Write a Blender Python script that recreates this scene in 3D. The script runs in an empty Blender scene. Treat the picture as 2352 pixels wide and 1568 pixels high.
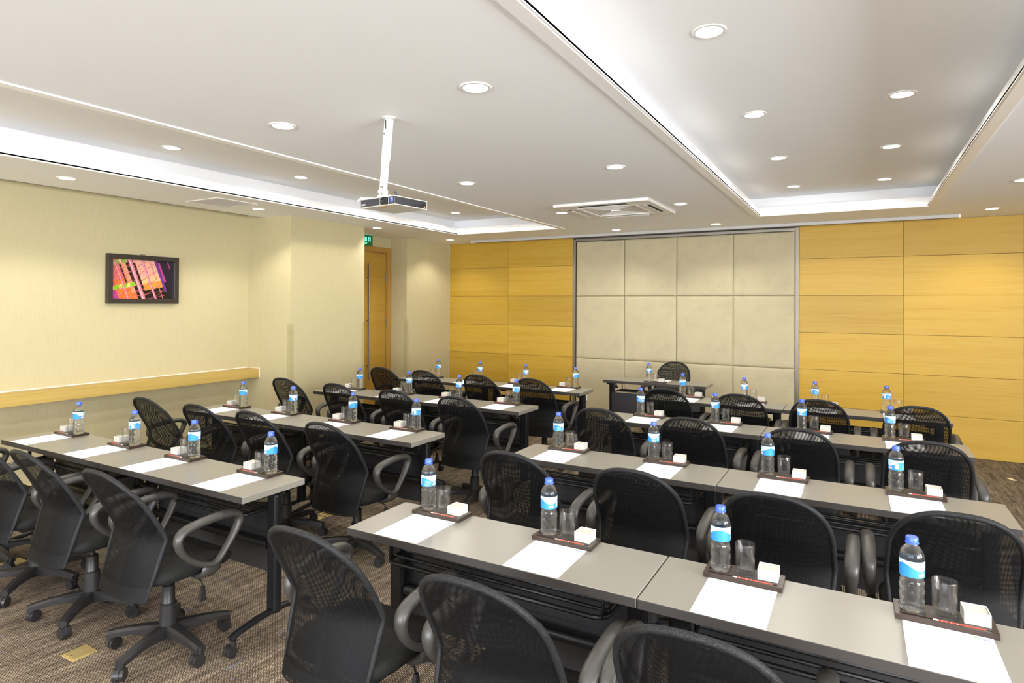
import bpy, bmesh, math, random
from mathutils import Vector, Matrix
from math import sin, cos, pi, radians as RAD

random.seed(7)
SC = bpy.context.scene
COL = SC.collection
PI = math.pi

# ------------------------------------------------------------------ camera
cam_d = bpy.data.cameras.new('camera')
cam = bpy.data.objects.new('camera', cam_d)
COL.objects.link(cam)
cam_d.sensor_width = 36.0
cam_d.lens = 36.0 * 1412.9 / 2352.0
cam_d.shift_y = -(784.0 - 688.8) / 2352.0
cam_d.clip_start = 0.05
_R = Vector((0.87153966, 0.4903035, 0.00459237))
_U = Vector((-0.00118336, -0.00726264, 0.99997293))
_F = Vector((-0.49032358, 0.8715215, 0.00574947))
M4 = Matrix(((_R.x, _U.x, -_F.x, 0), (_R.y, _U.y, -_F.y, 0), (_R.z, _U.z, -_F.z, 1.655), (0, 0, 0, 1)))
cam.matrix_world = M4
SC.camera = cam

# ------------------------------------------------------------------ world, daylight, exposure
SC.view_settings.view_transform = 'Standard'
SC.view_settings.look = 'None'
SC.view_settings.gamma = 1.0
SC.view_settings.use_curve_mapping = False
SC.view_settings.exposure = 0.60
LAMP_W = 17.0          # each ceiling downlight
LAMP_COL = (1.0, 0.955, 0.87)
DAY_W = 200.0          # daylight through the windows behind the camera
DAY_COL = (0.86, 0.91, 1.0)
w = bpy.data.worlds.new('world')
SC.world = w
w.use_nodes = True
w.node_tree.nodes['Background'].inputs[0].default_value = (0.75, 0.85, 1.0, 1)
w.node_tree.nodes['Background'].inputs[1].default_value = 0.6
try:
    SC.cycles.transparent_max_bounces = 32
    SC.cycles.max_bounces = 12
    SC.cycles.diffuse_bounces = 5
    SC.cycles.sample_clamp_indirect = 6.0
    SC.cycles.caustics_reflective = False
    SC.cycles.caustics_refractive = False
except Exception:
    pass


def area_light(name, loc, rot, sx, sy, power, col):
    d = bpy.data.lights.new(name, 'AREA')
    d.shape = 'RECTANGLE'
    d.size, d.size_y = sx, sy
    d.energy = power
    d.color = col
    o = bpy.data.objects.new(name, d)
    COL.objects.link(o)
    o.location = loc
    o.rotation_euler = rot
    return o


Y0 = -4.6      # inner face of the wall behind the camera
for wx in (-4.0, -1.8, 0.4):
    area_light('daylight', (wx, Y0 - 0.06, 1.40), (RAD(-90), 0, PI), 1.9, 2.1, DAY_W, DAY_COL)


SIDE_W = 350.0        # daylight through the side windows, well out of frame
for wy, kw in ((-2.6, 1.5), (-0.1, 1.25), (2.4, 0.35)):
    area_light('daylight', (5.46, wy, 1.50), (0, RAD(90), 0), 1.8, 1.9, SIDE_W * kw, (0.92, 0.95, 1.0))


# ------------------------------------------------------------------ materials
def principled(name, col, rough=0.5, metal=0.0, spec=0.5, alpha=None):
    m = bpy.data.materials.new(name)
    m.use_nodes = True
    b = m.node_tree.nodes['Principled BSDF']
    b.inputs['Base Color'].default_value = (*col, 1)
    b.inputs['Roughness'].default_value = rough
    b.inputs['Metallic'].default_value = metal
    b.inputs['Specular IOR Level'].default_value = spec
    return m


class NT:
    """tiny node helper"""
    def __init__(s, m):
        s.t = m.node_tree
        s.n = s.t.nodes
        s.l = s.t.links
        s.b = s.n['Principled BSDF'] if 'Principled BSDF' in s.n else None

    def new(s, typ, **kw):
        n = s.n.new(typ)
        for k, v in kw.items():
            setattr(n, k, v)
        return n

    def link(s, a, b):
        s.l.new(a, b)

    def coords(s, kind='Object', scale=(1, 1, 1), rot=(0, 0, 0)):
        tc = s.new('ShaderNodeTexCoord')
        mp = s.new('ShaderNodeMapping')
        mp.inputs['Scale'].default_value = scale
        mp.inputs['Rotation'].default_value = rot
        s.link(tc.outputs[kind], mp.inputs['Vector'])
        return mp.outputs['Vector']

    def noise(s, vec, scale, detail=4, rough=0.6):
        n = s.new('ShaderNodeTexNoise')
        n.inputs['Scale'].default_value = scale
        n.inputs['Detail'].default_value = detail
        n.inputs['Roughness'].default_value = rough
        if vec is not None:
            s.link(vec, n.inputs['Vector'])
        return n.outputs['Fac']

    def ramp(s, fac, stops):
        r = s.new('ShaderNodeValToRGB')
        e = r.color_ramp.elements
        while len(e) < len(stops):
            e.new(0.5)
        for i, (p, c) in enumerate(stops):
            e[i].position = p
            e[i].color = (*c, 1)
        s.link(fac, r.inputs['Fac'])
        return r.outputs['Color']

    def math(s, op, a, b=None, c=None):
        n = s.new('ShaderNodeMath', operation=op)
        for i, x in enumerate((a, b, c)):
            if x is None:
                continue
            if isinstance(x, (int, float)):
                n.inputs[i].default_value = x
            else:
                s.link(x, n.inputs[i])
        return n.outputs[0]

    def mix(s, fac, a, b, mode='MIX'):
        n = s.new('ShaderNodeMix', data_type='RGBA', blend_type=mode)
        if isinstance(fac, (int, float)):
            n.inputs[0].default_value = fac
        else:
            s.link(fac, n.inputs[0])
        for i, x in ((6, a), (7, b)):
            if isinstance(x, tuple):
                n.inputs[i].default_value = (*x, 1)
            else:
                s.link(x, n.inputs[i])
        return n.outputs[2]

    def bump(s, h, strength=0.2, dist=0.002):
        n = s.new('ShaderNodeBump')
        n.inputs['Strength'].default_value = strength
        n.inputs['Distance'].default_value = dist
        s.link(h, n.inputs['Height'])
        s.link(n.outputs['Normal'], s.b.inputs['Normal'])


MAT = {}
# ceiling paint
m = principled('ceiling_paint', (0.93, 0.935, 0.945), 0.75, spec=0.2)
MAT['ceiling'] = m
MAT['moulding'] = principled('moulding_gloss_white', (0.93, 0.92, 0.91), 0.35)
MAT['white'] = principled('white_enamel', (0.86, 0.85, 0.82), 0.4)
MAT['pole_white'] = principled('pole_white', (0.72, 0.71, 0.69), 0.45)
MAT['housing_grey'] = principled('housing_grey', (0.50, 0.48, 0.46), 0.45)
MAT['white_plastic'] = principled('white_plastic', (0.82, 0.80, 0.76), 0.45)
MAT['dark_gap'] = principled('dark_gap', (0.05, 0.045, 0.04), 0.7)
MAT['grille'] = principled('grille_grey', (0.42, 0.40, 0.38), 0.5)
MAT['steel'] = principled('brushed_steel', (0.24, 0.215, 0.175), 0.5, metal=1.0)
MAT['brass'] = principled('brass', (0.80, 0.62, 0.26), 0.45, metal=0.75)
MAT['black_metal'] = principled('black_metal', (0.008, 0.008, 0.009), 0.36, spec=0.35)
MAT['black_plastic'] = principled('black_plastic', (0.019, 0.018, 0.018), 0.40, spec=0.4)
MAT['arm_plastic'] = principled('arm_plastic', (0.044, 0.041, 0.037), 0.40)
MAT['panel_dark'] = principled('modesty_laminate', (0.028, 0.027, 0.029), 0.42)
MAT['paper'] = principled('paper', (0.93, 0.93, 0.93), 0.8, spec=0.2)
MAT['cap_blue'] = principled('cap_blue', (0.05, 0.12, 0.72), 0.35)
MAT['memo'] = principled('frosted_box', (0.60, 0.585, 0.53), 0.5)
MAT['note'] = principled('note_paper', (0.55, 0.53, 0.475), 0.8)
MAT['pencil_red'] = principled('pencil_red', (0.55, 0.05, 0.03), 0.35)
MAT['pencil_pale'] = principled('pencil_pale', (0.80, 0.72, 0.62), 0.4)
MAT['graphite'] = principled('graphite', (0.03, 0.03, 0.03), 0.4)
MAT['frame_brown'] = principled('picture_frame', (0.028, 0.021, 0.014), 0.4)
MAT['projector_grey'] = principled('projector_casing', (0.70, 0.66, 0.56), 0.5)
MAT['projector_black'] = principled('projector_fascia', (0.025, 0.026, 0.032), 0.2)
MAT['lens_glass'] = principled('lens_glass', (0.012, 0.012, 0.014), 0.05)
MAT['sticker_blue'] = principled('sticker_blue', (0.05, 0.10, 0.55), 0.4)
MAT['white_print'] = principled('white_print', (0.85, 0.85, 0.85), 0.5)
MAT['logo_green'] = principled('logo_green', (0.10, 0.38, 0.14), 0.6)
MAT['logo_blue'] = principled('logo_blue', (0.10, 0.16, 0.50), 0.6)
MAT['sign_green'] = principled('sign_green', (0.01, 0.16, 0.05), 0.4)
MAT['tag'] = principled('tag_paper', (0.85, 0.74, 0.45), 0.8)


def emission(name, col, strength):
    m = bpy.data.materials.new(name)
    m.use_nodes = True
    n = m.node_tree.nodes
    n.clear()
    e = n.new('ShaderNodeEmission')
    e.inputs[0].default_value = (*col, 1)
    e.inputs[1].default_value = strength
    o = n.new('ShaderNodeOutputMaterial')
    m.node_tree.links.new(e.outputs[0], o.inputs[0])
    return m


MAT['lamp'] = emission('lamp_lens', (1.0, 0.96, 0.86), 7.0)
MAT['sign_lit'] = emission('sign_lit_letters', (0.12, 1.0, 0.62), 1.6)
MAT['standby'] = emission('standby_light', (1.0, 0.25, 0.1), 2.0)

# wallpaper: fine vertical weave
m = principled('wallpaper', (0.72, 0.63, 0.42), 0.8, spec=0.15)
t = NT(m)
v = t.coords('Object', (160, 160, 5))
f = t.noise(v, 1.0, 3, 0.6)
v2 = t.coords('Object', (30, 30, 300))
f2 = t.noise(v2, 1.0, 2, 0.5)
s_ = t.math('ADD', t.math('MULTIPLY', f, 0.7), t.math('MULTIPLY', f2, 0.3))
t.link(t.ramp(s_, [(0.3, (0.485, 0.42, 0.245)), (0.7, (0.54, 0.477, 0.288))]), t.b.inputs['Base Color'])
t.bump(s_, 0.15, 0.001)
MAT['wallpaper'] = m


def wood(name, c0, c1, c2, axis='X'):
    m = principled(name, c1, 0.42, spec=0.35)
    t = NT(m)
    sc = {'X': (2.2, 9, 70), 'Z': (70, 70, 2.2), 'Y': (9, 2.2, 70)}[axis]
    oi = t.new('ShaderNodeObjectInfo')
    tc = t.new('ShaderNodeTexCoord')
    add = t.new('ShaderNodeVectorMath', operation='ADD')
    sep = t.new('ShaderNodeCombineXYZ')
    for i in range(3):
        t.link(t.math('MULTIPLY', oi.outputs['Random'], 7.3 + 5 * i), sep.inputs[i])
    t.link(tc.outputs['Object'], add.inputs[0])
    t.link(sep.outputs[0], add.inputs[1])
    mp = t.new('ShaderNodeMapping')
    mp.inputs['Scale'].default_value = sc
    t.link(add.outputs[0], mp.inputs['Vector'])
    f = t.noise(mp.outputs['Vector'], 1.0, 6, 0.62)
    mp2 = t.new('ShaderNodeMapping')
    mp2.inputs['Scale'].default_value = tuple(x * 0.14 for x in sc)
    t.link(add.outputs[0], mp2.inputs['Vector'])
    g = t.noise(mp2.outputs['Vector'], 1.0, 2, 0.5)
    k = t.math('ADD', t.math('MULTIPLY', f, 0.6), t.math('MULTIPLY', g, 0.4))
    c = t.ramp(k, [(0.30, c0), (0.47, c1), (0.68, c2)])
    hs = t.new('ShaderNodeHueSaturation')
    t.link(c, hs.inputs['Color'])
    t.link(t.math('ADD', t.math('MULTIPLY', oi.outputs['Random'], 0.20), 0.90), hs.inputs['Value'])
    t.link(hs.outputs[0], t.b.inputs['Base Color'])
    return m


MAT['wood_panel'] = wood('maple_veneer', (0.44, 0.25, 0.022), (0.51, 0.315, 0.040), (0.545, 0.35, 0.060), 'X')
MAT['wood_door'] = wood('door_veneer', (0.37, 0.195, 0.022), (0.46, 0.265, 0.038), (0.51, 0.31, 0.055), 'Y')
MAT['wood_frame'] = wood('door_frame_wood', (0.30, 0.155, 0.028), (0.38, 0.21, 0.045), (0.43, 0.25, 0.065), 'Z')
MAT['wood_ledge'] = wood('ledge_wood', (0.40, 0.265, 0.065), (0.47, 0.325, 0.09), (0.52, 0.37, 0.12), 'Y')

# padded fabric
m = principled('padded_suede', (0.62, 0.55, 0.40), 0.9, spec=0.1)
t = NT(m)
f = t.noise(t.coords('Object', (1, 1, 1)), 5.0, 6, 0.65)
t.link(t.ramp(f, [(0.25, (0.45, 0.39, 0.265)), (0.5, (0.52, 0.455, 0.30)), (0.8, (0.55, 0.485, 0.328))]), t.b.inputs['Base Color'])
t.bump(t.noise(t.coords('Object', (1, 1, 1)), 400, 2), 0.1, 0.001)
MAT['padded'] = m

# table laminate
m = principled('table_laminate', (0.25, 0.24, 0.21), 0.30, spec=0.5)
t = NT(m)
f = t.noise(t.coords('Object', (1, 1, 1)), 900, 2, 0.7)
t.link(t.ramp(f, [(0.3, (0.215, 0.203, 0.175)), (0.7, (0.265, 0.25, 0.217))]), t.b.inputs['Base Color'])
MAT['laminate'] = m
MAT['laminate_edge'] = principled('table_edge_band', (0.042, 0.037, 0.034), 0.5, spec=0.3)

# dark tray wood
m = principled('tray_wood', (0.035, 0.022, 0.016), 0.3)
MAT['tray'] = m

# carpet: woven loop pile with streaks along the room
m = principled('carpet_loop', (0.3, 0.24, 0.17), 0.95, spec=0.05)
t = NT(m)
tc = t.new('ShaderNodeTexCoord')
br = t.new('ShaderNodeTexBrick')
br.offset = 0.5
br.inputs['Scale'].default_value = 1.0
br.inputs['Brick Width'].default_value = 0.0150
br.inputs['Row Height'].default_value = 0.0090
br.inputs['Mortar Size'].default_value = 0.0027
br.inputs['Mortar Smooth'].default_value = 0.6
br.inputs['Color1'].default_value = (0.40, 0.345, 0.275, 1)
br.inputs['Color2'].default_value = (0.225, 0.187, 0.145, 1)
br.inputs['Mortar'].default_value = (0.055, 0.042, 0.034, 1)
mp = t.new('ShaderNodeMapping')
mp.inputs['Rotation'].default_value = (0, 0, PI / 2)
t.link(tc.outputs['Object'], mp.inputs['Vector'])
t.link(mp.outputs['Vector'], br.inputs['Vector'])
st = t.noise(t.coords('Object', (38, 2.2, 1)), 1.0, 4, 0.7)
st2 = t.noise(t.coords('Object', (9, 3.0, 1)), 1.0, 3, 0.6)
tone = t.ramp(t.math('ADD', t.math('MULTIPLY', st, 0.65), t.math('MULTIPLY', st2, 0.35)),
              [(0.36, (0.50, 0.46, 0.43)), (0.5, (1.0, 0.95, 0.88)), (0.64, (1.65, 1.57, 1.40))])
c = t.mix(1.0, br.outputs['Color'], tone, 'MULTIPLY')
bl = t.noise(t.coords('Object', (24, 9, 1)), 1.0, 2, 0.5)
c = t.mix(t.math('MULTIPLY', t.math('GREATER_THAN', bl, 0.69), 0.35), c, (0.20, 0.25, 0.36))
t.link(c, t.b.inputs['Base Color'])
inv = t.math('SUBTRACT', 1.0, br.outputs['Fac'])
t.bump(inv, 0.5, 0.003)
MAT['carpet'] = m

# seat cloth
m = principled('seat_cloth', (0.022, 0.022, 0.021), 0.8, spec=0.25)
t = NT(m)
wv = t.new('ShaderNodeTexVoronoi')
wv.inputs['Scale'].default_value = 420
t.link(t.coords('Object', (1, 1, 1)), wv.inputs['Vector'])
t.link(t.ramp(wv.outputs['Distance'], [(0.1, (0.022, 0.022, 0.020)), (0.7, (0.005, 0.005, 0.005))]), t.b.inputs['Base Color'])
t.bump(wv.outputs['Distance'], 0.3, 0.001)
MAT['seat_cloth'] = m
m = principled('rim_cloth', (0.03, 0.03, 0.03), 0.6, spec=0.25)
t = NT(m)
wv = t.new('ShaderNodeTexVoronoi')
wv.inputs['Scale'].default_value = 380
t.link(t.coords('Object', (1, 1, 1)), wv.inputs['Vector'])
t.link(t.ramp(wv.outputs['Distance'], [(0.1, (0.030, 0.030, 0.030)), (0.7, (0.005, 0.005, 0.006))]), t.b.inputs['Base Color'])
t.bump(wv.outputs['Distance'], 0.5, 0.001)
MAT['rim_cloth'] = m


def mesh_cloth(name, thr):
    m = bpy.data.materials.new(name)
    m.use_nodes = True
    t = NT(m)
    t.b.inputs['Base Color'].default_value = (0.0045, 0.0045, 0.005, 1)
    t.b.inputs['Roughness'].default_value = 0.6
    t.b.inputs['Specular IOR Level'].default_value = 0.18
    uv = t.new('ShaderNodeUVMap')
    sep = t.new('ShaderNodeSeparateXYZ')
    t.link(uv.outputs[0], sep.inputs[0])
    k = 2 * PI / 0.0044
    a = t.math('SINE', t.math('MULTIPLY', sep.outputs[0], k))
    b = t.math('SINE', t.math('MULTIPLY', sep.outputs[1], k))
    hole = t.math('GREATER_THAN', t.math('MULTIPLY', a, b), thr)
    tr = t.new('ShaderNodeBsdfTransparent')
    mx = t.new('ShaderNodeMixShader')
    t.link(hole, mx.inputs[0])
    t.link(t.b.outputs[0], mx.inputs[1])
    t.link(tr.outputs[0], mx.inputs[2])
    out = [n for n in t.n if n.type == 'OUTPUT_MATERIAL'][0]
    t.link(mx.outputs[0], out.inputs[0])
    return m


MAT['mesh'] = mesh_cloth('chair_mesh_cloth', 0.16)
MAT['hem'] = mesh_cloth('chair_hem_cloth', 0.55)


def clear_mat(name, clear, ior, rough=0.0, tint=(1, 1, 1), refract_fill=0.0, gloss=0.0):
    """clear plastic or glass: part straight-through, part refracting, translucent white in place of refracted brightness, a little sheen"""
    m = bpy.data.materials.new(name)
    m.use_nodes = True
    n = m.node_tree.nodes
    n.clear()
    l = m.node_tree.links
    g = n.new('ShaderNodeBsdfGlass')
    g.inputs['IOR'].default_value = ior
    g.inputs['Roughness'].default_value = rough
    g.inputs['Color'].default_value = (*tint, 1)
    tr = n.new('ShaderNodeBsdfTransparent')
    tr.inputs[0].default_value = (*tint, 1)
    mx = n.new('ShaderNodeMixShader')
    mx.inputs[0].default_value = clear
    o = n.new('ShaderNodeOutputMaterial')
    l.new(g.outputs[0], mx.inputs[1])
    l.new(tr.outputs[0], mx.inputs[2])
    last = mx.outputs[0]
    if refract_fill:
        d = n.new('ShaderNodeBsdfTranslucent')  # white share stands in for bright light refracted through the clear bottle
        d.inputs[0].default_value = (0.95, 0.97, 1.0, 1)
        m2 = n.new('ShaderNodeMixShader')
        m2.inputs[0].default_value = refract_fill
        l.new(last, m2.inputs[1])
        l.new(d.outputs[0], m2.inputs[2])
        last = m2.outputs[0]
    if gloss:
        lw = n.new('ShaderNodeLayerWeight')
        lw.inputs[0].default_value = 0.35
        gl = n.new('ShaderNodeBsdfGlossy')
        gl.inputs['Roughness'].default_value = 0.08
        mu = n.new('ShaderNodeMath')
        mu.operation = 'MULTIPLY'
        mu.inputs[1].default_value = gloss
        l.new(lw.outputs['Facing'], mu.inputs[0])
        m3 = n.new('ShaderNodeMixShader')
        l.new(mu.outputs[0], m3.inputs[0])
        l.new(last, m3.inputs[1])
        l.new(gl.outputs[0], m3.inputs[2])
        last = m3.outputs[0]
    l.new(last, o.inputs[0])
    return m


MAT['bottle'] = clear_mat('bottle_water', 0.22, 1.33, 0.0, (0.99, 1.0, 1.0), 0.09, 0.32)
MAT['glass'] = clear_mat('tumbler_glass', 0.84, 1.45, 0.0, (1, 1, 1), 0.0, 0.22)
MAT['acrylic'] = clear_mat('clear_acrylic', 0.93, 1.2, 0.0, (0.99, 0.99, 0.97))
MAT['pane'] = clear_mat('window_glass', 0.8, 1.45)


def vcol_mat(name, rough=0.5):
    m = principled(name, (1, 1, 1), rough)
    t = NT(m)
    a = t.new('ShaderNodeVertexColor', layer_name='print')
    t.link(a.outputs['Color'], t.b.inputs['Base Color'])
    return m


MAT['label'] = vcol_mat('bottle_label_print', 0.4)
MAT['art'] = vcol_mat('picture_print', 0.25)


# ------------------------------------------------------------------ mesh helpers
class MB:
    def __init__(s):
        s.v, s.f, s.smooth = [], [], []

    def add(s, vs, fs, smooth=False):
        o = len(s.v)
        s.v += [tuple(p) for p in vs]
        s.f += [tuple(i + o for i in q) for q in fs]
        s.smooth += [smooth] * len(fs)

    def box(s, x0, x1, y0, y1, z0, z1):
        vs = [(x, y, z) for z in (z0, z1) for y in (y0, y1) for x in (x0, x1)]
        s.add(vs, [(0, 2, 3, 1), (4, 5, 7, 6), (0, 1, 5, 4), (1, 3, 7, 5), (3, 2, 6, 7), (2, 0, 4, 6)])

    def bbox(s, x0, x1, y0, y1, z0, z1, bev=0.003, seg=2):
        bm = bmesh.new()
        bmesh.ops.create_cube(bm, size=1)
        for q in bm.verts:
            q.co = Vector(((x0 + x1) / 2 + q.co.x * (x1 - x0), (y0 + y1) / 2 + q.co.y * (y1 - y0), (z0 + z1) / 2 + q.co.z * (z1 - z0)))
        bmesh.ops.bevel(bm, geom=bm.edges[:], offset=bev, segments=seg, affect='EDGES', profile=0.5)
        bm.verts.index_update()
        s.add([q.co for q in bm.verts], [[q.index for q in f.verts] for f in bm.faces], False)
        bm.free()

    def quad(s, a, b, c, d):
        s.add([a, b, c, d], [(0, 1, 2, 3)])

    def tube(s, pts, r, n=8, closed=False, ry=None, up=None, caps=True, rads=None):
        """tube along pts; r in the side direction, ry in the up direction"""
        pts = [Vector(p) for p in pts]
        N = len(pts)
        ry = r if ry is None else ry
        vs, fs = [], []
        prev = None
        for i, p in enumerate(pts):
            a = pts[(i - 1) % N] if (closed or i > 0) else p
            b = pts[(i + 1) % N] if (closed or i < N - 1) else p
            t = (b - a).normalized()
            if up is not None:
                side = Vector(up)
                side = (side - t * side.dot(t)).normalized()
            else:
                if prev is None:
                    prev = Vector((0, 0, 1)) if abs(t.z) < 0.9 else Vector((1, 0, 0))
                side = (prev - t * prev.dot(t)).normalized()
                prev = side
            nrm = t.cross(side)
            k = rads[i] if rads else 1.0
            for j in range(n):
                g = 2 * PI * j / n
                vs.append(p + side * (r * k * cos(g)) + nrm * (ry * k * sin(g)))
        M = N if closed else N - 1
        for i in range(M):
            for j in range(n):
                a, b = i * n + j, i * n + (j + 1) % n
                c, d = ((i + 1) % N) * n + (j + 1) % n, ((i + 1) % N) * n + j
                fs.append((a, b, c, d))
        if not closed and caps:
            fs.append(tuple(reversed(range(n))))
            fs.append(tuple(range((N - 1) * n, N * n)))
        s.add(vs, fs, True)

    def lathe(s, prof, n=24, cx=0, cy=0, cap0=True, cap1=True, rfun=None):
        vs, fs = [], []
        for r, z in prof:
            for j in range(n):
                g = 2 * PI * j / n
                rr = r if rfun is None else rfun(r, z, g)
                vs.append((cx + rr * cos(g), cy + rr * sin(g), z))
        for i in range(len(prof) - 1):
            for j in range(n):
                fs.append((i * n + j, i * n + (j + 1) % n, (i + 1) * n + (j + 1) % n, (i + 1) * n + j))
        if cap0:
            fs.append(tuple(reversed(range(n))))
        if cap1:
            fs.append(tuple(range((len(prof) - 1) * n, len(prof) * n)))
        s.add(vs, fs, True)

    def cyl(s, c, axis, r, h, n=16):
        """cylinder centred at c along axis 0/1/2"""
        vs = []
        for q in (-h / 2, h / 2):
            for j in range(n):
                g = 2 * PI * j / n
                p = [0, 0, 0]
                p[axis] = q
                p[(axis + 1) % 3] = r * cos(g)
                p[(axis + 2) % 3] = r * sin(g)
                vs.append((c[0] + p[0], c[1] + p[1], c[2] + p[2]))
        fs = [(j, (j + 1) % n, n + (j + 1) % n, n + j) for j in range(n)]
        fs += [tuple(reversed(range(n))), tuple(range(n, 2 * n))]
        s.add(vs, fs, True)

    def grid(s, P, nu, nv, smooth=True):
        """P(i,j) for i in 0..nu, j in 0..nv"""
        vs = [P(i, j) for j in range(nv + 1) for i in range(nu + 1)]
        W = nu + 1
        fs = [(j * W + i, j * W + i + 1, (j + 1) * W + i + 1, (j + 1) * W + i) for j in range(nv) for i in range(nu)]
        s.add(vs, fs, smooth)

    def slab(s, outline, layers):
        """stack scaled copies of an outline: layers = [(inset, z)], outline convex list of (x,y)"""
        n = len(outline)
        cx = sum(p[0] for p in outline) / n
        cy = sum(p[1] for p in outline) / n
        vs = []
        for k, (ins, z) in enumerate(layers):
            for x, y in outline:
                d = math.hypot(x - cx, y - cy)
                q = (d - ins) / d
                zz = z(x, y) if callable(z) else z
                vs.append((cx + (x - cx) * q, cy + (y - cy) * q, zz))
        fs = []
        for k in range(len(layers) - 1):
            for j in range(n):
                fs.append((k * n + j, k * n + (j + 1) % n, (k + 1) * n + (j + 1) % n, (k + 1) * n + j))
        fs.append(tuple(reversed(range(n))))
        fs.append(tuple(range((len(layers) - 1) * n, len(layers) * n)))
        s.add(vs, fs, True)

    def mesh(s, name, mat, sharp=35):
        me = bpy.data.meshes.new(name)
        me.from_pydata(s.v, [], s.f)
        me.polygons.foreach_set('use_smooth', s.smooth)
        me.materials.append(mat)
        if any(s.smooth):
            me.set_sharp_from_angle(angle=RAD(sharp))
        me.update()
        return me

    def obj(s, name, mat, parent=None, loc=(0, 0, 0), rz=0.0, sharp=35):
        return link(name, s.mesh(name, mat, sharp), parent, loc, rz)


def link(name, data, parent=None, loc=(0, 0, 0), rz=0.0):
    o = bpy.data.objects.new(name, data)
    COL.objects.link(o)
    o.location = loc
    o.rotation_euler = (0, 0, rz)
    if parent is not None:
        o.parent = parent
    return o


def tag(o, label=None, cat=None, group=None, kind=None):
    if label:
        o['label'] = label
    if cat:
        o['category'] = cat
    if group:
        o['group'] = group
    if kind:
        o['kind'] = kind
    return o


def thing(name, label, cat, loc=(0, 0, 0), rz=0.0, group=None):
    return tag(link(name, None, None, loc, rz), label, cat, group)


def dup(root, loc, rz, label=None, group=None):
    r = root.copy()
    COL.objects.link(r)
    r.location = loc
    r.rotation_euler = (0, 0, rz)
    if label:
        r['label'] = label
    if group:
        r['group'] = group
    for ch in list(root.children):
        c = ch.copy()
        COL.objects.link(c)
        c.parent = r
        for g in list(ch.children):
            d = g.copy()
            COL.objects.link(d)
            d.parent = c
    return r


def struct(o):
    o['kind'] = 'structure'
    return o


def boxobj(name, mat, x0, x1, y0, y1, z0, z1, parent=None, bev=0, loc=(0, 0, 0), rz=0):
    b = MB()
    if bev:
        b.bbox(x0, x1, y0, y1, z0, z1, bev)
    else:
        b.box(x0, x1, y0, y1, z0, z1)
    return b.obj(name, mat, parent, loc, rz)


# ------------------------------------------------------------------ room shell
XL, XR, YB = -6.15, 5.40, 8.28
ZC, ZR = 2.617, 2.82
XP, YP0, YP1 = -5.45, 4.71, 5.87      # pilaster face and ends
XN, YN = -5.84, 7.19                  # nib beside the back wall

b = MB()
b.quad((XL - .2, Y0 - .2, 0), (XR + .2, Y0 - .2, 0), (XR + .2, YB + .2, 0), (XL - .2, YB + .2, 0))
struct(b.obj('floor', MAT['carpet']))

# coves: (x0, x1, y0, y1) openings
CY0 = -3.3
COVES = [(-0.925, 0.583, CY0, 7.112), (-4.872, -3.335, CY0, 7.10)]
T = 0.12   # trough beyond the opening
b = MB()
xs = [-5.895, -4.872, -3.335, -0.925, 0.583, XR]
ys = [Y0, CY0, 7.106, YB]
for i in range(5):
    for j in range(3):
        if j == 1 and i in (1, 3):
            continue
        b.box(xs[i], xs[i + 1], ys[j], ys[j + 1], ZC, ZC + 0.012)
# ceiling over the door recess and pilaster
b.box(XL, -5.895, YP0 + .02, YB, ZC, ZC + 0.012)
# curtain pocket above the picture wall
b.box(-5.895, -5.883, Y0, YP0, ZC, 2.98)
b.box(XL, -5.883, Y0, YP0, 2.98, 2.992)
# slab above everything
b.box(XL - .1, XR + .1, Y0 - .1, YB + .1, 3.05, 3.10)
ceil = struct(b.obj('ceiling', MAT['ceiling']))
for (x0, x1, y0, y1) in COVES:
    b = MB()
    X0, X1, Y0_, Y1 = x0 - T, x1 + T, y0 - T, y1 + T
    b.box(X0, X1, Y0_, Y1, ZR, ZR + 0.012)
    zt = 2.632
    b.box(X0 - .012, X0, Y0_, Y1, zt, ZR)
    b.box(X1, X1 + .012, Y0_, Y1, zt, ZR)
    b.box(X0, X1, Y0_ - .012, Y0_, zt, ZR)
    b.box(X0, X1, Y1, Y1 + .012, zt, ZR)
    b.obj('ceiling_recess', MAT['ceiling'], ceil)
    # stepped moulding swept round the opening; o = distance outside the opening
    prof = [(0.072, ZC + .002), (0.072, ZC - .008), (0.012, ZC - .008), (0.012, ZC - .005), (0.0, ZC - .005), (0.0, ZC + .010),
            (0.012, ZC + .013), (0.012, ZC + .040), (0.022, ZC + .044), (0.03, ZC + .092), (0.062, ZC + .092), (0.062, ZC + .002)]
    vs, fs = [], []
    n = len(prof)
    for (cx_, cy_, sx, sy) in ((x0, y0, -1, -1), (x1, y0, 1, -1), (x1, y1, 1, 1), (x0, y1, -1, 1)):
        for o_, z in prof:
            vs.append((cx_ + sx * o_, cy_ + sy * o_, z))
    for k in range(4):
        for i in range(n):
            a = k * n + i
            c = k * n + (i + 1) % n
            d = ((k + 1) % 4) * n + (i + 1) % n
            e = ((k + 1) % 4) * n + i
            fs.append((a, e, d, c))
    b = MB()
    b.add(vs, fs)
    b.obj('cove_moulding', MAT['moulding'], ceil)

# left wall with pilaster, door recess and nib
b = MB()
b.box(XL - .1, XL, Y0, YP0, 0, 2.98)
b.box(XL - .1, XL, YP1, 5.98, 0, ZC)
b.box(XL - .1, XL, 5.98, YN, 2.475, ZC)
wall_l = struct(b.obj('wall_left', MAT['wallpaper']))
b = MB()
b.box(XL - .1, XP, YP0, YP1, 0, ZC + 0.005)
b.box(XL - .1, -5.884, YP0, YP0 + .019, ZC + .005, 2.98)
b.obj('pilaster', MAT['wallpaper'], wall_l)
b = MB()
b.box(XL - .1, XN, YN, YB, 0, ZC + 0.005)
b.obj('nib_wall', MAT['wallpaper'], wall_l)
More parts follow.
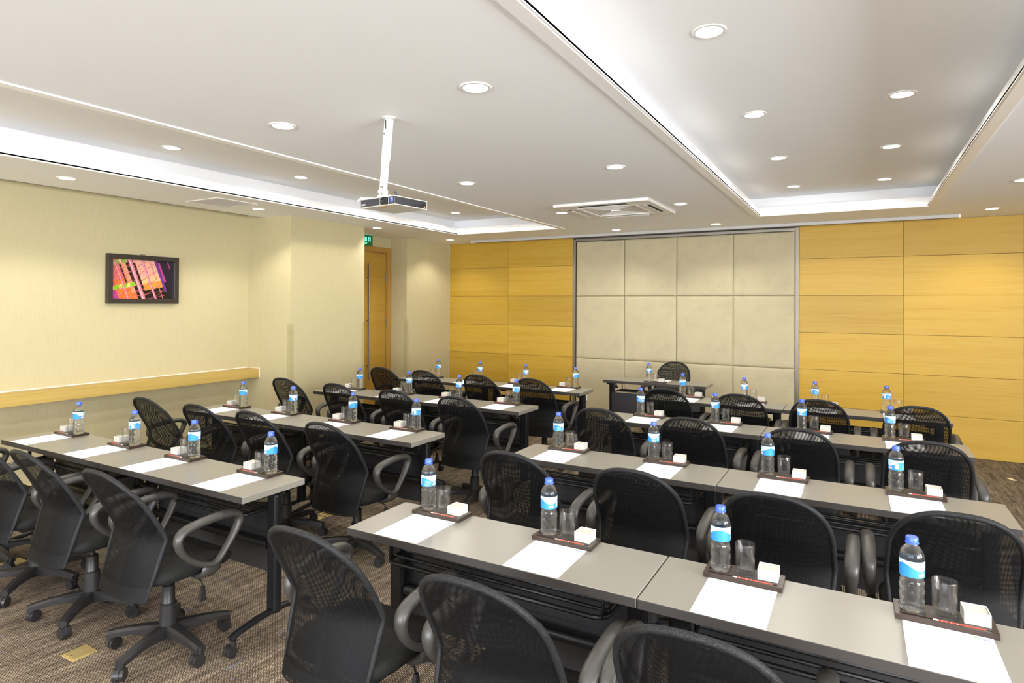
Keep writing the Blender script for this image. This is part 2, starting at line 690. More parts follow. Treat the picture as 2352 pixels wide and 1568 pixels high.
# right and near walls
RW = [(-3.55, -1.65), (-1.05, 0.85), (1.45, 3.35)]
RZ0, RZ1 = 0.60, 2.40
b = MB()
b.box(XR, XR + .1, Y0, YB, 0, RZ0)
b.box(XR, XR + .1, Y0, YB, RZ1, ZC + .01)
e_ = [Y0] + [q for p in RW for q in p] + [YB]
for i in range(0, len(e_), 2):
    b.box(XR, XR + .1, e_[i], e_[i + 1], RZ0, RZ1)
struct(b.obj('wall_right', MAT['wallpaper']))
for i, (a, c) in enumerate(RW):
    b = MB()
    b.box(XR, XR + .05, a, c, RZ0, RZ0 + .05)
    b.box(XR, XR + .05, a, c, RZ1 - .05, RZ1)
    b.box(XR, XR + .05, a, a + .05, RZ0 + .05, RZ1 - .05)
    b.box(XR, XR + .05, c - .05, c, RZ0 + .05, RZ1 - .05)
    wn = struct(b.obj('window_%d' % (i + 4), MAT['white']))
    boxobj('pane', MAT['pane'], XR + .024, XR + .03, a + .05, c - .05, RZ0 + .05, RZ1 - .05, wn)
b = MB()
wx = [(-4.95, -3.05), (-2.75, -0.85), (-0.55, 1.35)]
WZ0, WZ1 = 0.35, 2.45
b.box(XL, XR, Y0 - .1, Y0, 0, WZ0)
b.box(XL, XR, Y0 - .1, Y0, WZ1, 2.98)
e_ = [XL] + [q for p in wx for q in p] + [XR]
for i in range(0, len(e_), 2):
    b.box(e_[i], e_[i + 1], Y0 - .1, Y0, WZ0, WZ1)
struct(b.obj('wall_front', MAT['wallpaper']))
for i, (a, c) in enumerate(wx):
    b = MB()
    b.box(a, c, Y0 - .05, Y0, WZ0, WZ0 + .05)
    b.box(a, c, Y0 - .05, Y0, WZ1 - .05, WZ1)
    b.box(a, a + .05, Y0 - .05, Y0, WZ0 + .05, WZ1 - .05)
    b.box(c - .05, c, Y0 - .05, Y0, WZ0 + .05, WZ1 - .05)
    b.box((a + c) / 2 - .02, (a + c) / 2 + .02, Y0 - .05, Y0, WZ0 + .05, WZ1 - .05)
    wn = struct(b.obj('window_%d' % (i + 1), MAT['white']))
    for p, q in ((a + .05, (a + c) / 2 - .02), ((a + c) / 2 + .02, c - .05)):
        boxobj('pane', MAT['pane'], p, q, Y0 - .03, Y0 - .024, WZ0 + .05, WZ1 - .05, wn)

# back wall: backing, veneer panels, padded panels
wall_b = struct(boxobj('wall_back', MAT['dark_gap'], XN - .3, XR, YB + .02, YB + .12, 0, ZC + .01))
rows = [(0.0, 0.437), (0.437, 0.876), (0.876, 1.322), (1.322, 1.769), (1.769, 2.215), (2.215, ZC)]
cols = [(-5.84, -4.727), (-4.727, -3.632), (-0.628, 0.448), (0.448, 1.522), (1.522, 2.60), (2.60, 3.68), (3.68, 4.76), (4.76, XR)]
G = 0.0016
for (x0, x1) in cols:
    for (z0, z1) in rows:
        dy = random.uniform(-0.0012, 0.0012)
        b = MB()
        hx, hz = (x1 - x0) / 2 - G, (z1 - z0) / 2 - G
        b.bbox(-hx, hx, -0.011, 0.011, -hz, hz, 0.0014, 1)
        b.obj('veneer_panel', MAT['wood_panel'], wall_b, ((x0 + x1) / 2, YB + 0.011 + dy, (z0 + z1) / 2))
px_ = [-3.588, -2.857, -2.128, -1.403, -0.672]
pz_ = [0.0, 0.868, 1.766, 2.560]
for i in range(4):
    for j in range(3):
        x0, x1, z0, z1 = px_[i], px_[i + 1], pz_[j], pz_[j + 1]
        hx, hz = (x1 - x0) / 2 - .0012, (z1 - z0) / 2 - .0012
        NX = 20

        def P(a, c, hx=hx, hz=hz):
            s, q = -1 + 2 * a / NX, -1 + 2 * c / NX
            s_, q_ = math.copysign(1 - (1 - abs(s)) ** 1.8, s), math.copysign(1 - (1 - abs(q)) ** 1.8, q)
            x, z = s_ * hx, q_ * hz
            d = min(hx - abs(x), hz - abs(z))
            k = min(1.0, d / 0.022)
            y = 0.018 * (1 - math.sqrt(max(0.0, 1 - (1 - k) ** 2))) - 0.004 * (1 - s_ * s_) * (1 - q_ * q_)
            return (x, y, z)
        b = MB()
        b.grid(P, NX, NX)
        b.obj('padded_panel', MAT['padded'], wall_b, ((x0 + x1) / 2, YB - 0.002, (z0 + z1) / 2), sharp=60)
b = MB()
b.bbox(-3.630, -3.590, YB - .012, YB + .02, 0, ZC - .03, .003)
struct(b.obj('trim_1', MAT['steel']))
b = MB()
b.bbox(-0.670, -0.630, YB - .012, YB + .02, 0, ZC - .01, .003)
struct(b.obj('trim_2', MAT['steel']))
b = MB()
b.bbox(-3.590, -0.670, YB - .014, YB + .02, 2.562, 2.600, .003)
struct(b.obj('trim_3', MAT['steel']))
b = MB()
b.bbox(XN, XN + .014, YB - .014, YB + .02, 0, ZC, .003)
struct(b.obj('trim_4', MAT['wallpaper']))

# screen housing across the ceiling in front of the back wall
t0 = thing('screen_housing', 'long slim white screen housing fixed to the ceiling along the timber wall', 'screen housing', (-2.12, 7.945, ZC))
b = MB()
b.bbox(-3.04, 3.04, -.032, .032, -.036, 0, .004)
b.obj('casing', MAT['housing_grey'], t0)
boxobj('slot', MAT['dark_gap'], -2.95, 2.95, -.006, .006, -.0372, -.036, t0)
for sx in (-1, 1):
    boxobj('end_cap', MAT['white_plastic'], sx * 3.047 - .01, sx * 3.047 + .01, -.035, .035, -.040, 0, t0, .003)

# baseboards
b = MB()
b.bbox(XL, XL + .012, Y0, YP0, 0, .09, .002, 1)
struct(b.obj('baseboard_left', MAT['wood_ledge']))
b = MB()
b.bbox(XL, XP + .012, YP0 - .012, YP1 + .012, 0, .10, .002, 1)
b.bbox(XL, XN + .012, YN - .012, YB, 0, .10, .002, 1)
struct(b.obj('baseboard_pilaster', MAT['wood_ledge']))

# wooden ledge along the picture wall
t0 = thing('wall_ledge', 'long pale wooden ledge along the wall below the framed picture', 'ledge')
boxobj('board', MAT['wood_ledge'], XL, -5.95, Y0 + .01, YP0, 0.803, 0.903, t0, .003)
boxobj('sealant_strip', MAT['white'], XL, XL + .010, Y0 + .01, YP0, 0.903, 0.910, t0)
boxobj('end_strip', MAT['white'], XL + .01, -5.947, YP0 - .005, YP0, 0.800, 0.908, t0)

# door
door = struct(link('door_1', None))
b = MB()
for (y0, y1, z0, z1) in ((7.105, 7.188, 0, 2.475), (5.98, 6.06, 0, 2.475), (6.06, 7.105, 2.405, 2.475)):
    b.bbox(XL - .02, XL + .018, y0, y1, z0, z1, .003)
b.obj('door_frame', MAT['wood_frame'], door)
b = MB()
for (y0, y1, z0, z1) in ((7.09, 7.105, 0, 2.405), (6.06, 6.072, 0, 2.405), (6.072, 7.09, 2.393, 2.405)):
    b.box(XL - .06, XL + .004, y0, y1, z0, z1)
b.obj('door_stop', MAT['wood_frame'], door)
for k, (y0, y1) in enumerate(((6.074, 6.606), (6.609, 7.088))):
    lf = boxobj('door_leaf', MAT['wood_door'], XL - .045, XL - .006, y0, y1, .008, 2.390, door, .002)
    hy = y1 - .07 if k == 0 else y0 + .07
    b = MB()
    b.tube([(XL + .045, hy, 0.55), (XL + .045, hy, 2.22)], .011, 12)
    for hz in (0.75, 1.4, 2.02):
        b.tube([(XL - .01, hy, hz), (XL + .045, hy, hz)], .007, 8)
    b.obj('handle', MAT['steel'], lf)
    if k == 0:
        b = MB()
        b.cyl((XL - .002, y1 - .03, 1.05), 0, .012, .01)
        b.obj('lock', MAT['steel'], lf)
    for hz in (0.25, 1.36, 2.03):
        b = MB()
        yh = y0 if k == 0 else y1
        b.cyl((XL + .002, yh, hz), 2, .009, .13, 10)
        b.obj('hinge', MAT['steel'], lf)

# exit sign: white-green letters 安全出口 over EXIT, drawn as strokes
sg = thing('exit_sign', 'green lit exit sign hung over the wooden door behind the pilaster', 'exit sign', (XL + .05, 6.535, 2.545))
b = MB()
b.bbox(-.018, .018, -.185, .185, -.075, .075, .004)
b.obj('housing', MAT['sign_green'], sg)
b = MB()
b.box(-.004, .004, -.12, -.11, .075, .09)
b.box(-.004, .004, .11, .12, .075, .09)
b.obj('bracket', MAT['steel'], sg)


def strokes(b, cy, cz, sw, sh, segs, th):
    """segs in unit square, on the +x face (y grows to the viewer's right)"""
    for (u0, v0, u1, v1) in segs:
        p = Vector((cy + (u0 - .5) * sw, cz + (v0 - .5) * sh))
        q = Vector((cy + (u1 - .5) * sw, cz + (v1 - .5) * sh))
        d = (q - p)
        L = d.length
        d = d / L if L else Vector((1, 0))
        nn = Vector((-d.y, d.x)) * th / 2
        p, q = p - d * th / 2, q + d * th / 2
        x = .0188
        c4 = [p - nn, q - nn, q + nn, p + nn]
        b.add([(x, c.x, c.y) for c in c4] + [(x + .001, c.x, c.y) for c in c4],
              [(0, 1, 2, 3), (4, 5, 6, 7), (0, 1, 5, 4), (1, 2, 6, 5), (2, 3, 7, 6), (3, 0, 4, 7)])


an = [(.5, 1, .5, .9), (.1, .85, .9, .85), (.1, .85, .1, .7), (.9, .85, .9, .7), (.05, .5, .95, .5), (.45, .75, .2, .35), (.2, .35, .8, .0), (.72, .5, .15, 0)]
quan = [(.5, 1, .05, .6), (.5, 1, .95, .6), (.25, .58, .75, .58), (.25, .32, .75, .32), (.05, 0, .95, 0), (.5, .58, .5, 0)]
chu = [(.5, 1, .5, 0), (.15, .9, .15, .55), (.85, .9, .85, .55), (.15, .55, .85, .55), (.05, .38, .05, 0), (.95, .38, .95, 0), (.05, 0, .95, 0)]
kou = [(.1, .9, .9, .9), (.1, .05, .9, .05), (.1, .9, .1, .05), (.9, .9, .9, .05)]
b = MB()
for k, ch in enumerate((an, quan, chu, kou)):
    strokes(b, -.11 + .075 * k, .018, .042, .052, ch, .0075 if k != 3 else .010)
E_ = [(0, 0, 0, 1), (0, 1, 1, 1), (0, .5, .8, .5), (0, 0, 1, 0)]
X_ = [(0, 0, 1, 1), (0, 1, 1, 0)]
I_ = [(.5, 0, .5, 1)]
T_ = [(0, 1, 1, 1), (.5, 0, .5, 1)]
for k, ch in enumerate((E_, X_, I_, T_)):
    strokes(b, -.03 + .030 * k, -.042, .017, .026, ch, .0055)
b.obj('lettering', MAT['sign_lit'], sg)

# clear corner guards on the pilaster and nib
for k, (x, y, sy, lab) in enumerate(((XP, YP0, -1, 'clear acrylic corner guard on the pilaster edge beside the ledge'),
                                     (XP, YP1, 1, 'clear acrylic corner guard on the pilaster edge beside the door'),
                                     (XN, YN, -1, 'clear acrylic corner guard on the wall edge past the door'))):
    t0 = thing('corner_guard', lab, 'corner guard', (x, y, 0), 0, 'clear corner guards')
    b = MB()
    b.box(0.0005, .003, min(0, -sy * .045), max(0, -sy * .045), .12, 1.42)
    b.box(-.045, .003, min(.0005 * sy, .003 * sy), max(.0005 * sy, .003 * sy), .12, 1.42)
    b.obj('strip', MAT['acrylic'], t0)
    for z in (0.3, 0.82, 1.33):
        b = MB()
        b.cyl((.005, -sy * .022, z), 0, .006, .004, 10)
        b.cyl((-.022, sy * .005, z), 1, .006, .004, 10)
        b.obj('screw', MAT['brass'], t0)

# wall socket
t0 = thing('wall_socket', 'white socket plate low on the padded wall', 'socket', (-3.437, YB - .012, .306))
boxobj('plate', MAT['white_plastic'], -.042, .042, -.006, .006, -.042, .042, t0, .003)
b = MB()
b.box(-.012, -.008, -.0066, -.006, -.005, .012)
b.box(.008, .012, -.0066, -.006, -.005, .012)
b.box(-.002, .002, -.0066, -.006, -.02, -.01)
b.obj('outlet', MAT['dark_gap'], t0)

# ------------------------------------------------------------------ framed picture
pic = thing('framed_picture', 'small dark framed print of pink steel lattice on the beige wall', 'picture', (XL, 3.498, 1.874))
b = MB()
W2, H2 = .345, .236
for (y0, y1, z0, z1) in ((-W2, W2, H2 - .047, H2), (-W2, W2, -H2, -H2 + .047), (-W2, -W2 + .047, -H2 + .047, H2 - .047), (W2 - .047, W2, -H2 + .047, H2 - .047)):
    b.bbox(.001, .048, y0, y1, z0, z1, .003)
b.obj('frame', MAT['frame_brown'], pic)
b = MB()
b.box(.001, .012, -.02, .02, H2, H2 + .012)
b.obj('hanger', MAT['steel'], pic)


def art_colour(u, v):
    """u,v in 0..1 (v up): tilted lattice of pink bars over orange and peach sheets on black"""
    x, y = u * 1.55, 1 - v
    blk = (0.012, 0.008, 0.008)
    c = blk

    def bar(x0, y0, x1, y1, wd):
        dx, dy = x1 - x0, y1 - y0
        L2 = dx * dx + dy * dy
        tt = ((x - x0) * dx + (y - y0) * dy) / L2
        if tt < 0 or tt > 1:
            return False
        return abs((x - x0) * dy - (y - y0) * dx) / math.sqrt(L2) < wd

    # tilted frame: a along the slanted columns, p across them
    p = x - 0.36 * y
    q = y + 0.22 * x
    if p < 0.30:
        c = (0.62, 0.14, 0.12) if q < 0.55 else (0.75, 0.16, 0.03)
    if 0.30 <= p < .36 and q < 0.9:
        c = blk
    if 0.20 <= p < .30 and .1 < q < .95:
        c = (0.72, 0.30, 0.16)
    if .13 < p < .17 and .15 < q < .75:
        c = blk
    if p < -.16:
        c = (0.45, 0.05, 0.25)
    if .50 < p < 1.04 and q < .96:
        c = (0.74, 0.38, 0.28) if q < .62 else (0.80, 0.48, 0.20)
        if q > .78:
            c = (0.82, 0.28, 0.04)
    if .50 < p < .54 and .2 < q:
        c = blk
    if abs(q - .115) < .05 and p < .36:
        c = (0.20, 0.42, 0.03) if (int(u * 26) % 3) else (0.80, 0.66, 0.40)
    if abs(q - .74) < .05 and p < .36:
        c = (0.22, 0.52, 0.02) if (int(u * 24) % 3) else (0.85, 0.62, 0.16)
    if 1.04 < p < 1.11 and y < .8:
        c = (0.13, 0.03, 0.22)
    if 1.12 < p < 1.17 and .05 < y < .55:
        c = (0.48, 0.05, 0.26)
    if p > 1.17:
        c = (0.014, 0.010, 0.022)
    if 1.38 < p < 1.41 and y < .2:
        c = (0.4, 0.04, 0.2)
    # horizontal rails and braces
    if p < 1.02:
        k = (q * 7.6) % 1.0
        if k < .085 and (p < .52 or k < .05):
            c = (0.62, 0.16, 0.24)
        k2 = ((x * .75 + y * 1.0) * 4.6) % 1.0
        if k2 < .06 and y < .93:
            c = (0.42, 0.06, 0.05)
    for pc, wd, cc in ((.055, .022, (0.60, 0.12, 0.19)), (.43, .048, (0.66, 0.20, 0.24)), (.74, .028, (0.58, 0.13, 0.23)), (.93, .010, (0.45, 0.06, 0.08))):
        if abs(p - pc) < wd:
            c = cc
            if abs(p - pc + wd * .2) < wd * .22:
                c = (0.85, 0.52, 0.52)
    return c


NU, NV = 170, 110
b = MB()
PW, PH = W2 - .044, H2 - .044
b.grid(lambda i, j: (.014, -PW + 2 * PW * i / NU, -PH + 2 * PH * j / NV), NU, NV, False)
me = b.mesh('print', MAT['art'])
ca = me.color_attributes.new('print', 'FLOAT_COLOR', 'POINT')
buf = []
for j in range(NV + 1):
    for i in range(NU + 1):
        buf += [*art_colour(i / NU, j / NV), 1.0]
ca.data.foreach_set('color', buf)
link('print', me, pic)

# ------------------------------------------------------------------ downlights
def lamp_data(name, col, power, size=150, blend=0.65):
    d = bpy.data.lights.new(name, 'SPOT')
    d.energy = power
    d.color = col
    d.spot_size = RAD(size)
    d.spot_blend = blend
    d.shadow_soft_size = 0.05
    return d


LD_FLAT = lamp_data('lamp_flat', LAMP_COL, LAMP_W * 1.35, 122, 0.55)
LD_COVE = lamp_data('lamp_cove', LAMP_COL, LAMP_W, 170, 0.4)
b = MB()
b.lathe([(.052, .004), (.056, -.005), (.068, -.005), (.072, -.001), (.072, .003)], 28, cap0=False, cap1=False)
ME_RING = b.mesh('trim_ring', MAT['white'])
b = MB()
b.lathe([(.0545, -.0015), (.03, -.0035), (.001, -.0042)], 28, cap0=False)
ME_LENS = b.mesh('lens', MAT['lamp'])


def downlight(x, y, z, label, group, cove=False, seen=True):
    t0 = thing('downlight', label, 'downlight', (x, y, z), 0, group)
    link('trim_ring', ME_RING, t0)
    link('lens', ME_LENS, t0)
    lo = link('lamp', LD_COVE if cove else LD_FLAT, t0, (0, 0, -.012))
    return t0


NTH = ['first', 'second', 'third', 'fourth', 'fifth', 'sixth', 'seventh', 'eighth', 'ninth']
for i, y in enumerate([7.60, 5.92, 4.11, 2.30, 0.45, -1.4, -3.2]):
    for x, where in ((-2.73, 'projector side'), (-1.485, 'wide-recess side')):
        downlight(x, y, ZC, 'round lit downlight, middle ceiling, %s, %s from back wall' % (where, NTH[i]), 'downlights in the middle ceiling')
for i, y in enumerate([7.651, 6.03, 4.236, 2.475, 0.6, -1.2, -3.0]):
    downlight(-5.385, y, ZC, 'round lit downlight in the ceiling strip along the picture wall, %s from back wall' % NTH[i], 'downlights along the picture wall')
for i, y in enumerate([7.64, 6.004, 4.2, 2.4, 0.5, -1.3, -3.1]):
    downlight(1.155 if i != 1 else 1.103, y, ZC, 'round lit downlight in the ceiling strip beyond the wide recess, %s from back wall' % NTH[i], 'downlights beyond the wide recess')
for i, y in enumerate([6.625, 5.285, 4.005, 2.69, 1.4, 0.1, -1.2, -2.5]):
    for x, where in ((-.555, 'projector-side row'), (.211, 'outer row')):
        downlight(x, y, ZR, 'round lit downlight inside the wide recess, %s, %s from back wall' % (where, NTH[i]), 'downlights in the wide recess', True)
for i, y in enumerate([6.53, 5.27, 4.015, 2.78, 1.5, 0.2, -1.1, -2.4]):
    for x, where in ((-4.515, 'row near the ledge'), (-3.70, 'row near the projector')):
        downlight(x, y, ZR, 'round lit downlight in the picture-side recess, %s, %s from back wall' % (where, NTH[i]), 'downlights in the picture-side recess', True)

# ------------------------------------------------------------------ air conditioner cassette and return grille
ac = thing('air_conditioner', 'square white ceiling cassette air conditioner with centre grille', 'air conditioner', (-2.12, 5.89, ZC))
A = .475
b = MB()
for (x0, x1, y0, y1) in ((-A, A, -A, -.30), (-A, A, .30, A), (-A, -.30, -.30, .30), (.30, A, -.30, .30)):
    b.bbox(x0, x1, y0, y1, -.028, 0, .006)
b.obj('panel', MAT['white_plastic'], ac)
boxobj('grille_backing', MAT['dark_gap'], -.30, .30, -.30, .30, -.008, -.004, ac)
b = MB()
for (x0, x1, y0, y1) in ((-.30, .30, -.30, -.275), (-.30, .30, .275, .30), (-.30, -.275, -.275, .275), (.275, .30, -.275, .275)):
    b.bbox(x0, x1, y0, y1, -.032, -.006, .003)
b.bbox(-.045, .045, -.03, .03, -.034, -.006, .003)
b.obj('grille_frame', MAT['white_plastic'], ac)
b = MB()
n = 16
for k in range(n):
    q = .275 * (k + .7) / n
    for sgn in (-1, 1):
        b.box(-q, q, sgn * q - .0035, sgn * q + .0035, -.024, -.010)
        b.box(sgn * q - .0035, sgn * q + .0035, -q, q, -.024, -.010)
g = b.obj('grille_slats', MAT['white_plastic'], ac)
g['kind'] = 'stuff'
for k in range(4):
    r = k * PI / 2
    sl = boxobj('louvre_slot', MAT['dark_gap'], -.24, .24, .345, .415, -.0292, -.026, ac)
    sl.rotation_euler = (0, 0, r)
    fl = MB()
    fl.add([(-.235, .352, -.030), (.235, .352, -.030), (.235, .395, -.036), (-.235, .395, -.036), (-.235, .352, -.033), (.235, .352, -.033), (.235, .395, -.039), (-.235, .395, -.039)],
           [(0, 1, 2, 3), (7, 6, 5, 4), (0, 4, 5, 1), (1, 5, 6, 2), (2, 6, 7, 3), (3, 7, 4, 0)])
    f_ = fl.obj('flap', MAT['white_plastic'], ac)
    f_.rotation_euler = (0, 0, r)

vg = thing('return_grille', 'flush grey mesh ventilation grille in the ceiling strip beside the picture wall', 'grille', (-5.355, 3.80, ZC))
b = MB()
for (x0, x1, y0, y1) in ((-.24, .24, -.215, -.175), (-.24, .24, .175, .215), (-.24, -.20, -.175, .175), (.20, .24, -.175, .175)):
    b.bbox(x0, x1, y0, y1, -.006, 0, .002, 1)
b.obj('grille_border', MAT['white'], vg)
boxobj('backing', MAT['grille'], -.2, .2, -.175, .175, -.0015, 0, vg)
b = MB()
for k in range(25):
    x = -.2 + .4 * (k + .5) / 25
    b.box(x - .0035, x + .0035, -.175, .175, -.005, -.002)
for k in range(22):
    y = -.175 + .35 * (k + .5) / 22
    b.box(-.2, .2, y - .0035, y + .0035, -.0046, -.0024)
g = b.obj('lattice', principled('lattice_grey', (0.60, 0.57, 0.56), 0.5), vg)
g['kind'] = 'stuff'

# ------------------------------------------------------------------ projector on a pole
pm = thing('projector_mount', 'white telescopic projector pole hanging from the ceiling', 'mount', (-2.125, 2.467, ZC))
b = MB()
b.lathe([(.036, 0), (.036, -.003), (.032, -.005), (.012, -.005)], 24, cap0=False)
b.obj('ceiling_plate', MAT['white'], pm)


def lean(z):     # the pole hangs slightly out of true
    return -.055 * (-z / .40) * .75


def polebox(name, mat, hx, hy, z0, z1, bev=.004):
    b = MB()
    b.bbox(-hx, hx, -hy, hy, z0, z1, bev)
    b.v = [(x + lean(z), y, z) for x, y, z in b.v]
    return b.obj(name, mat, pm)


polebox('outer_tube', MAT['pole_white'], .0175, .0175, -.225, -.006)
polebox('inner_tube', MAT['pole_white'], .0155, .0155, -.385, -.215)
sl = MB()
sl.box(-.012, -.005, -.0182, -.017, -.06, -.012)
sl.obj('cable_slot', MAT['dark_gap'], pm)
polebox('joint', MAT['pole_white'], .022, .017, -.452, -.372)
b = MB()
for (x, z) in ((-.02, -.395), (.012, -.395), (-.02, -.43), (.012, -.43), (0, -.36), (.015, -.36), (-.012, -.085)):
    b.cyl((x * .7 + lean(z), -.0185 if z < -.1 else -.0190, z), 1, .0035, .005, 8)
b.obj('screw', MAT['steel'], pm)
zt = 2.186 - ZC
b = MB()
for a in (35, 145, 215, 325):
    r = RAD(a)
    x0 = lean(-.45)
    b.tube([(x0, 0, zt + .012), (x0 + cos(r) * .12, sin(r) * .09, zt + .014), (x0 + cos(r) * .135, sin(r) * .105, zt - .001)], .007, 6)
b.obj('spider_arm', MAT['white'], pm)
b = MB()
b.tube([(.03, .01, -.38), (.045, .03, -.41), (.06, .05, zt + .003)], .006, 6)
b.obj('cable', MAT['graphite'], pm)

pr = thing('projector', 'flat black and cream projector hanging lens outward under the white pole', 'projector', (-2.088, 2.468, 2.139), RAD(-6))
b = MB()
b.bbox(-.137, .137, -.128, .128, 0, .046, .004)
b.obj('casing', MAT['projector_grey'], pr)
b = MB()
b.bbox(-.135, .135, -.1305, -.127, .004, .041, .001)
b.bbox(.1355, .1395, -.128, .120, .004, .041, .0015)
b.obj('fascia', MAT['projector_black'], pr)
b = MB()
b.lathe([(.030, -.004), (.030, 0.004), (.026, .005), (.022, -.002), (.016, -.003), (.012, .001), (.001, .002)], 28, cap0=False)
lb = b.obj('lens', MAT['lens_glass'], pr, (.058, -.1315, .0225))
lb.rotation_euler = (PI / 2, 0, 0)
lb.scale = (1, .62, 1)
b = MB()
for x in (.024, .091):
    b.box(x - .002, x + .002, -.1325, -.130, .003, .042)
b.obj('lens_guard', principled('clear_grey', (0.4, 0.38, 0.36), 0.2), pr)
boxobj('sticker', MAT['sticker_blue'], .103, .125, -.1316, -.1304, .013, .036, pr)
b = MB()
b.box(.113, .122, -.1322, -.1316, .028, .033)
b.box(.118, .122, -.1322, -.1316, .016, .027)
b.obj('sticker_print', MAT['white_print'], pr)
b = MB()
b.bbox(.02, .075, -.127, -.10, -.004, .001, .002)
b.obj('foot', principled('bronze_foot', (0.35, 0.24, 0.12), 0.5), pr)
b = MB()
for y, z, r in ((.055, .014, .005), (.075, .016, .008), (.097, .020, .010), (.03, .012, .004)):
    b.cyl((.1395, y, z), 0, r, .003, 12)
b.obj('port', MAT['lens_glass'], pr)
b = MB()
b.cyl((.1405, .100, .012), 0, .004, .002, 10)
b.obj('indicator', MAT['standby'], pr)


def text_mesh(name, body, size, mat, parent, loc, rot, ext=.0003):
    cu = bpy.data.curves.new(name, 'FONT')
    cu.body = body
    cu.size = size
    cu.extrude = ext
    cu.align_x = 'CENTER'
    cu.align_y = 'CENTER'
    o = bpy.data.objects.new(name, cu)
    COL.objects.link(o)
    dg = bpy.context.evaluated_depsgraph_get()
    me = bpy.data.meshes.new_from_object(o.evaluated_get(dg))
    bpy.data.objects.remove(o)
    me.materials.clear()
    me.materials.append(mat)
    r = link(name, me, parent, loc)
    r.rotation_euler = rot
    return r


# the projector hangs upside down, so its maker's name is inverted
text_mesh('lettering', 'SONY', .013, MAT['white_print'], pr, (-.114, -.1311, .016), (PI / 2, PI, 0))

pr.scale = (.90, .90, 1.0)
# ------------------------------------------------------------------ training tables
TW, TD = 1.2, 0.37
b = MB()
b.bbox(-TW / 2, TW / 2, -TD / 2, TD / 2, .7185, .75, .0025)
ME_TOP = b.mesh('tabletop', MAT['laminate'])
ME_TOP.materials.append(MAT['laminate_edge'])
for p in ME_TOP.polygons:
    if abs(p.normal.z) < .8 and abs(p.normal.y) > .5:
        p.material_index = 1
    elif p.normal.z < -.8:
        p.material_index = 1
b = MB()
b.bbox(-.034, .034, -.022, .022, .105, .70, .012)
b.bbox(-.034, .034, -.13, .10, .700, .7185, .003)
ME_COLUMN = b.mesh('column', MAT['black_metal'])
b = MB()
b.tube([(0, -.235, .082), (0, -.20, .094), (0, -.08, .112), (0, 0, .116), (0, .08, .112), (0, .20, .094), (0, .235, .082)], .019, 10, ry=.015, up=(1, 0, 0))
ME_FOOT = b.mesh('foot', MAT['black_metal'])


def caster_mb(r=.027):
    b = MB()
    for s in (-1, 1):
        b.cyl((s * .0125, .012, r), 0, r, .019, 18)
    # hood: half cylinder over the wheels
    n = 10
    vs, fs = [], []
    for x in (-.005, .005):
        for k in range(n + 1):
            g = -.2 + (PI + .4) * k / n
            vs.append((x, .012 + (r + .004) * cos(g), r + (r + .004) * sin(g)))
    for k in range(n):
        fs.append((k, k + 1, n + 2 + k, n + 1 + k))
    fs.append(tuple(range(n + 1)))
    fs.append(tuple(reversed(range(n + 1, 2 * n + 2))))
    b.add(vs, fs, True)
    b.cyl((0, -.004, r * 2 + .008), 2, .013, .028, 12)
    return b


ME_TCASTER = caster_mb(.024).mesh('caster', MAT['black_plastic'])
b = MB()
b.bbox(-.52, .52, -.006, .006, .27, .60, .003)
b.box(-.52, .52, -.009, -.006, .462, .468)
ME_MODESTY = b.mesh('modesty_panel', MAT['panel_dark'])
b = MB()
b.tube([(-.49, 0, .43), (.49, 0, .43)], .022, 12)
b.tube([(-.515, 0, .43), (-.49, 0, .43)], .014, 10)
b.tube([(.515, 0, .43), (.49, 0, .43)], .014, 10)
ME_STRETCHER = b.mesh('stretcher', MAT['black_metal'])
b = MB()
zr = .612
r_ = .05
pts = [(-.47, .10, zr)]
for a in range(0, 91, 15):
    pts.append((-.47 + r_ - r_ * cos(RAD(a)), -.10 + r_ - r_ * sin(RAD(a)), zr))
for a in range(0, 91, 15):
    pts.append((.47 - r_ + r_ * sin(RAD(a)), -.10 + r_ - r_ * cos(RAD(a)), zr))
pts.append((.47, .10, zr))
b.tube(pts, .0085, 8)
for y in (-.045, .015, .075):
    b.tube([(-.468, y, zr + .004), (.468, y, zr + .004)], .0068, 8)
ME_RACK = b.mesh('book_rack', MAT['black_metal'])
b = MB()
b.bbox(-.004, .004, -.095, -.075, zr - .008, .7185, .002, 1)
b.tube([(0, -.085, zr + .004), (0, .09, zr + .004)], .004, 6)
ME_BRACKET = b.mesh('rack_bracket', MAT['black_metal'])
b = MB()
b.bbox(-.02, .02, .11, .16, .66, .7185, .005)
b.cyl((0, .12, .668), 0, .014, .06, 12)
ME_HINGE = b.mesh('tilt_hinge', MAT['black_plastic'])


def make_table(label, group):
    t = thing('training_table', label, 'table', (0, 0, 0), 0, group)
    link('tabletop', ME_TOP, t)
    for s in (-1, 1):
        c = link('column', ME_COLUMN, t, (s * .53, .055, 0))
        f = link('foot', ME_FOOT, t, (s * .53, .045, 0))
        for y in (-.225, .225):
            link('caster', ME_TCASTER, f, (0, y, 0), 0 if y > 0 else PI)
        k = link('rack_bracket', ME_BRACKET, t, (s * .455, 0, 0))
        link('tilt_hinge', ME_HINGE, t, (s * .47, 0, 0))
    link('modesty_panel', ME_MODESTY, t, (0, .098, 0))
    link('stretcher', ME_STRETCHER, t, (0, .055, 0))
    link('book_rack', ME_RACK, t)
    return t


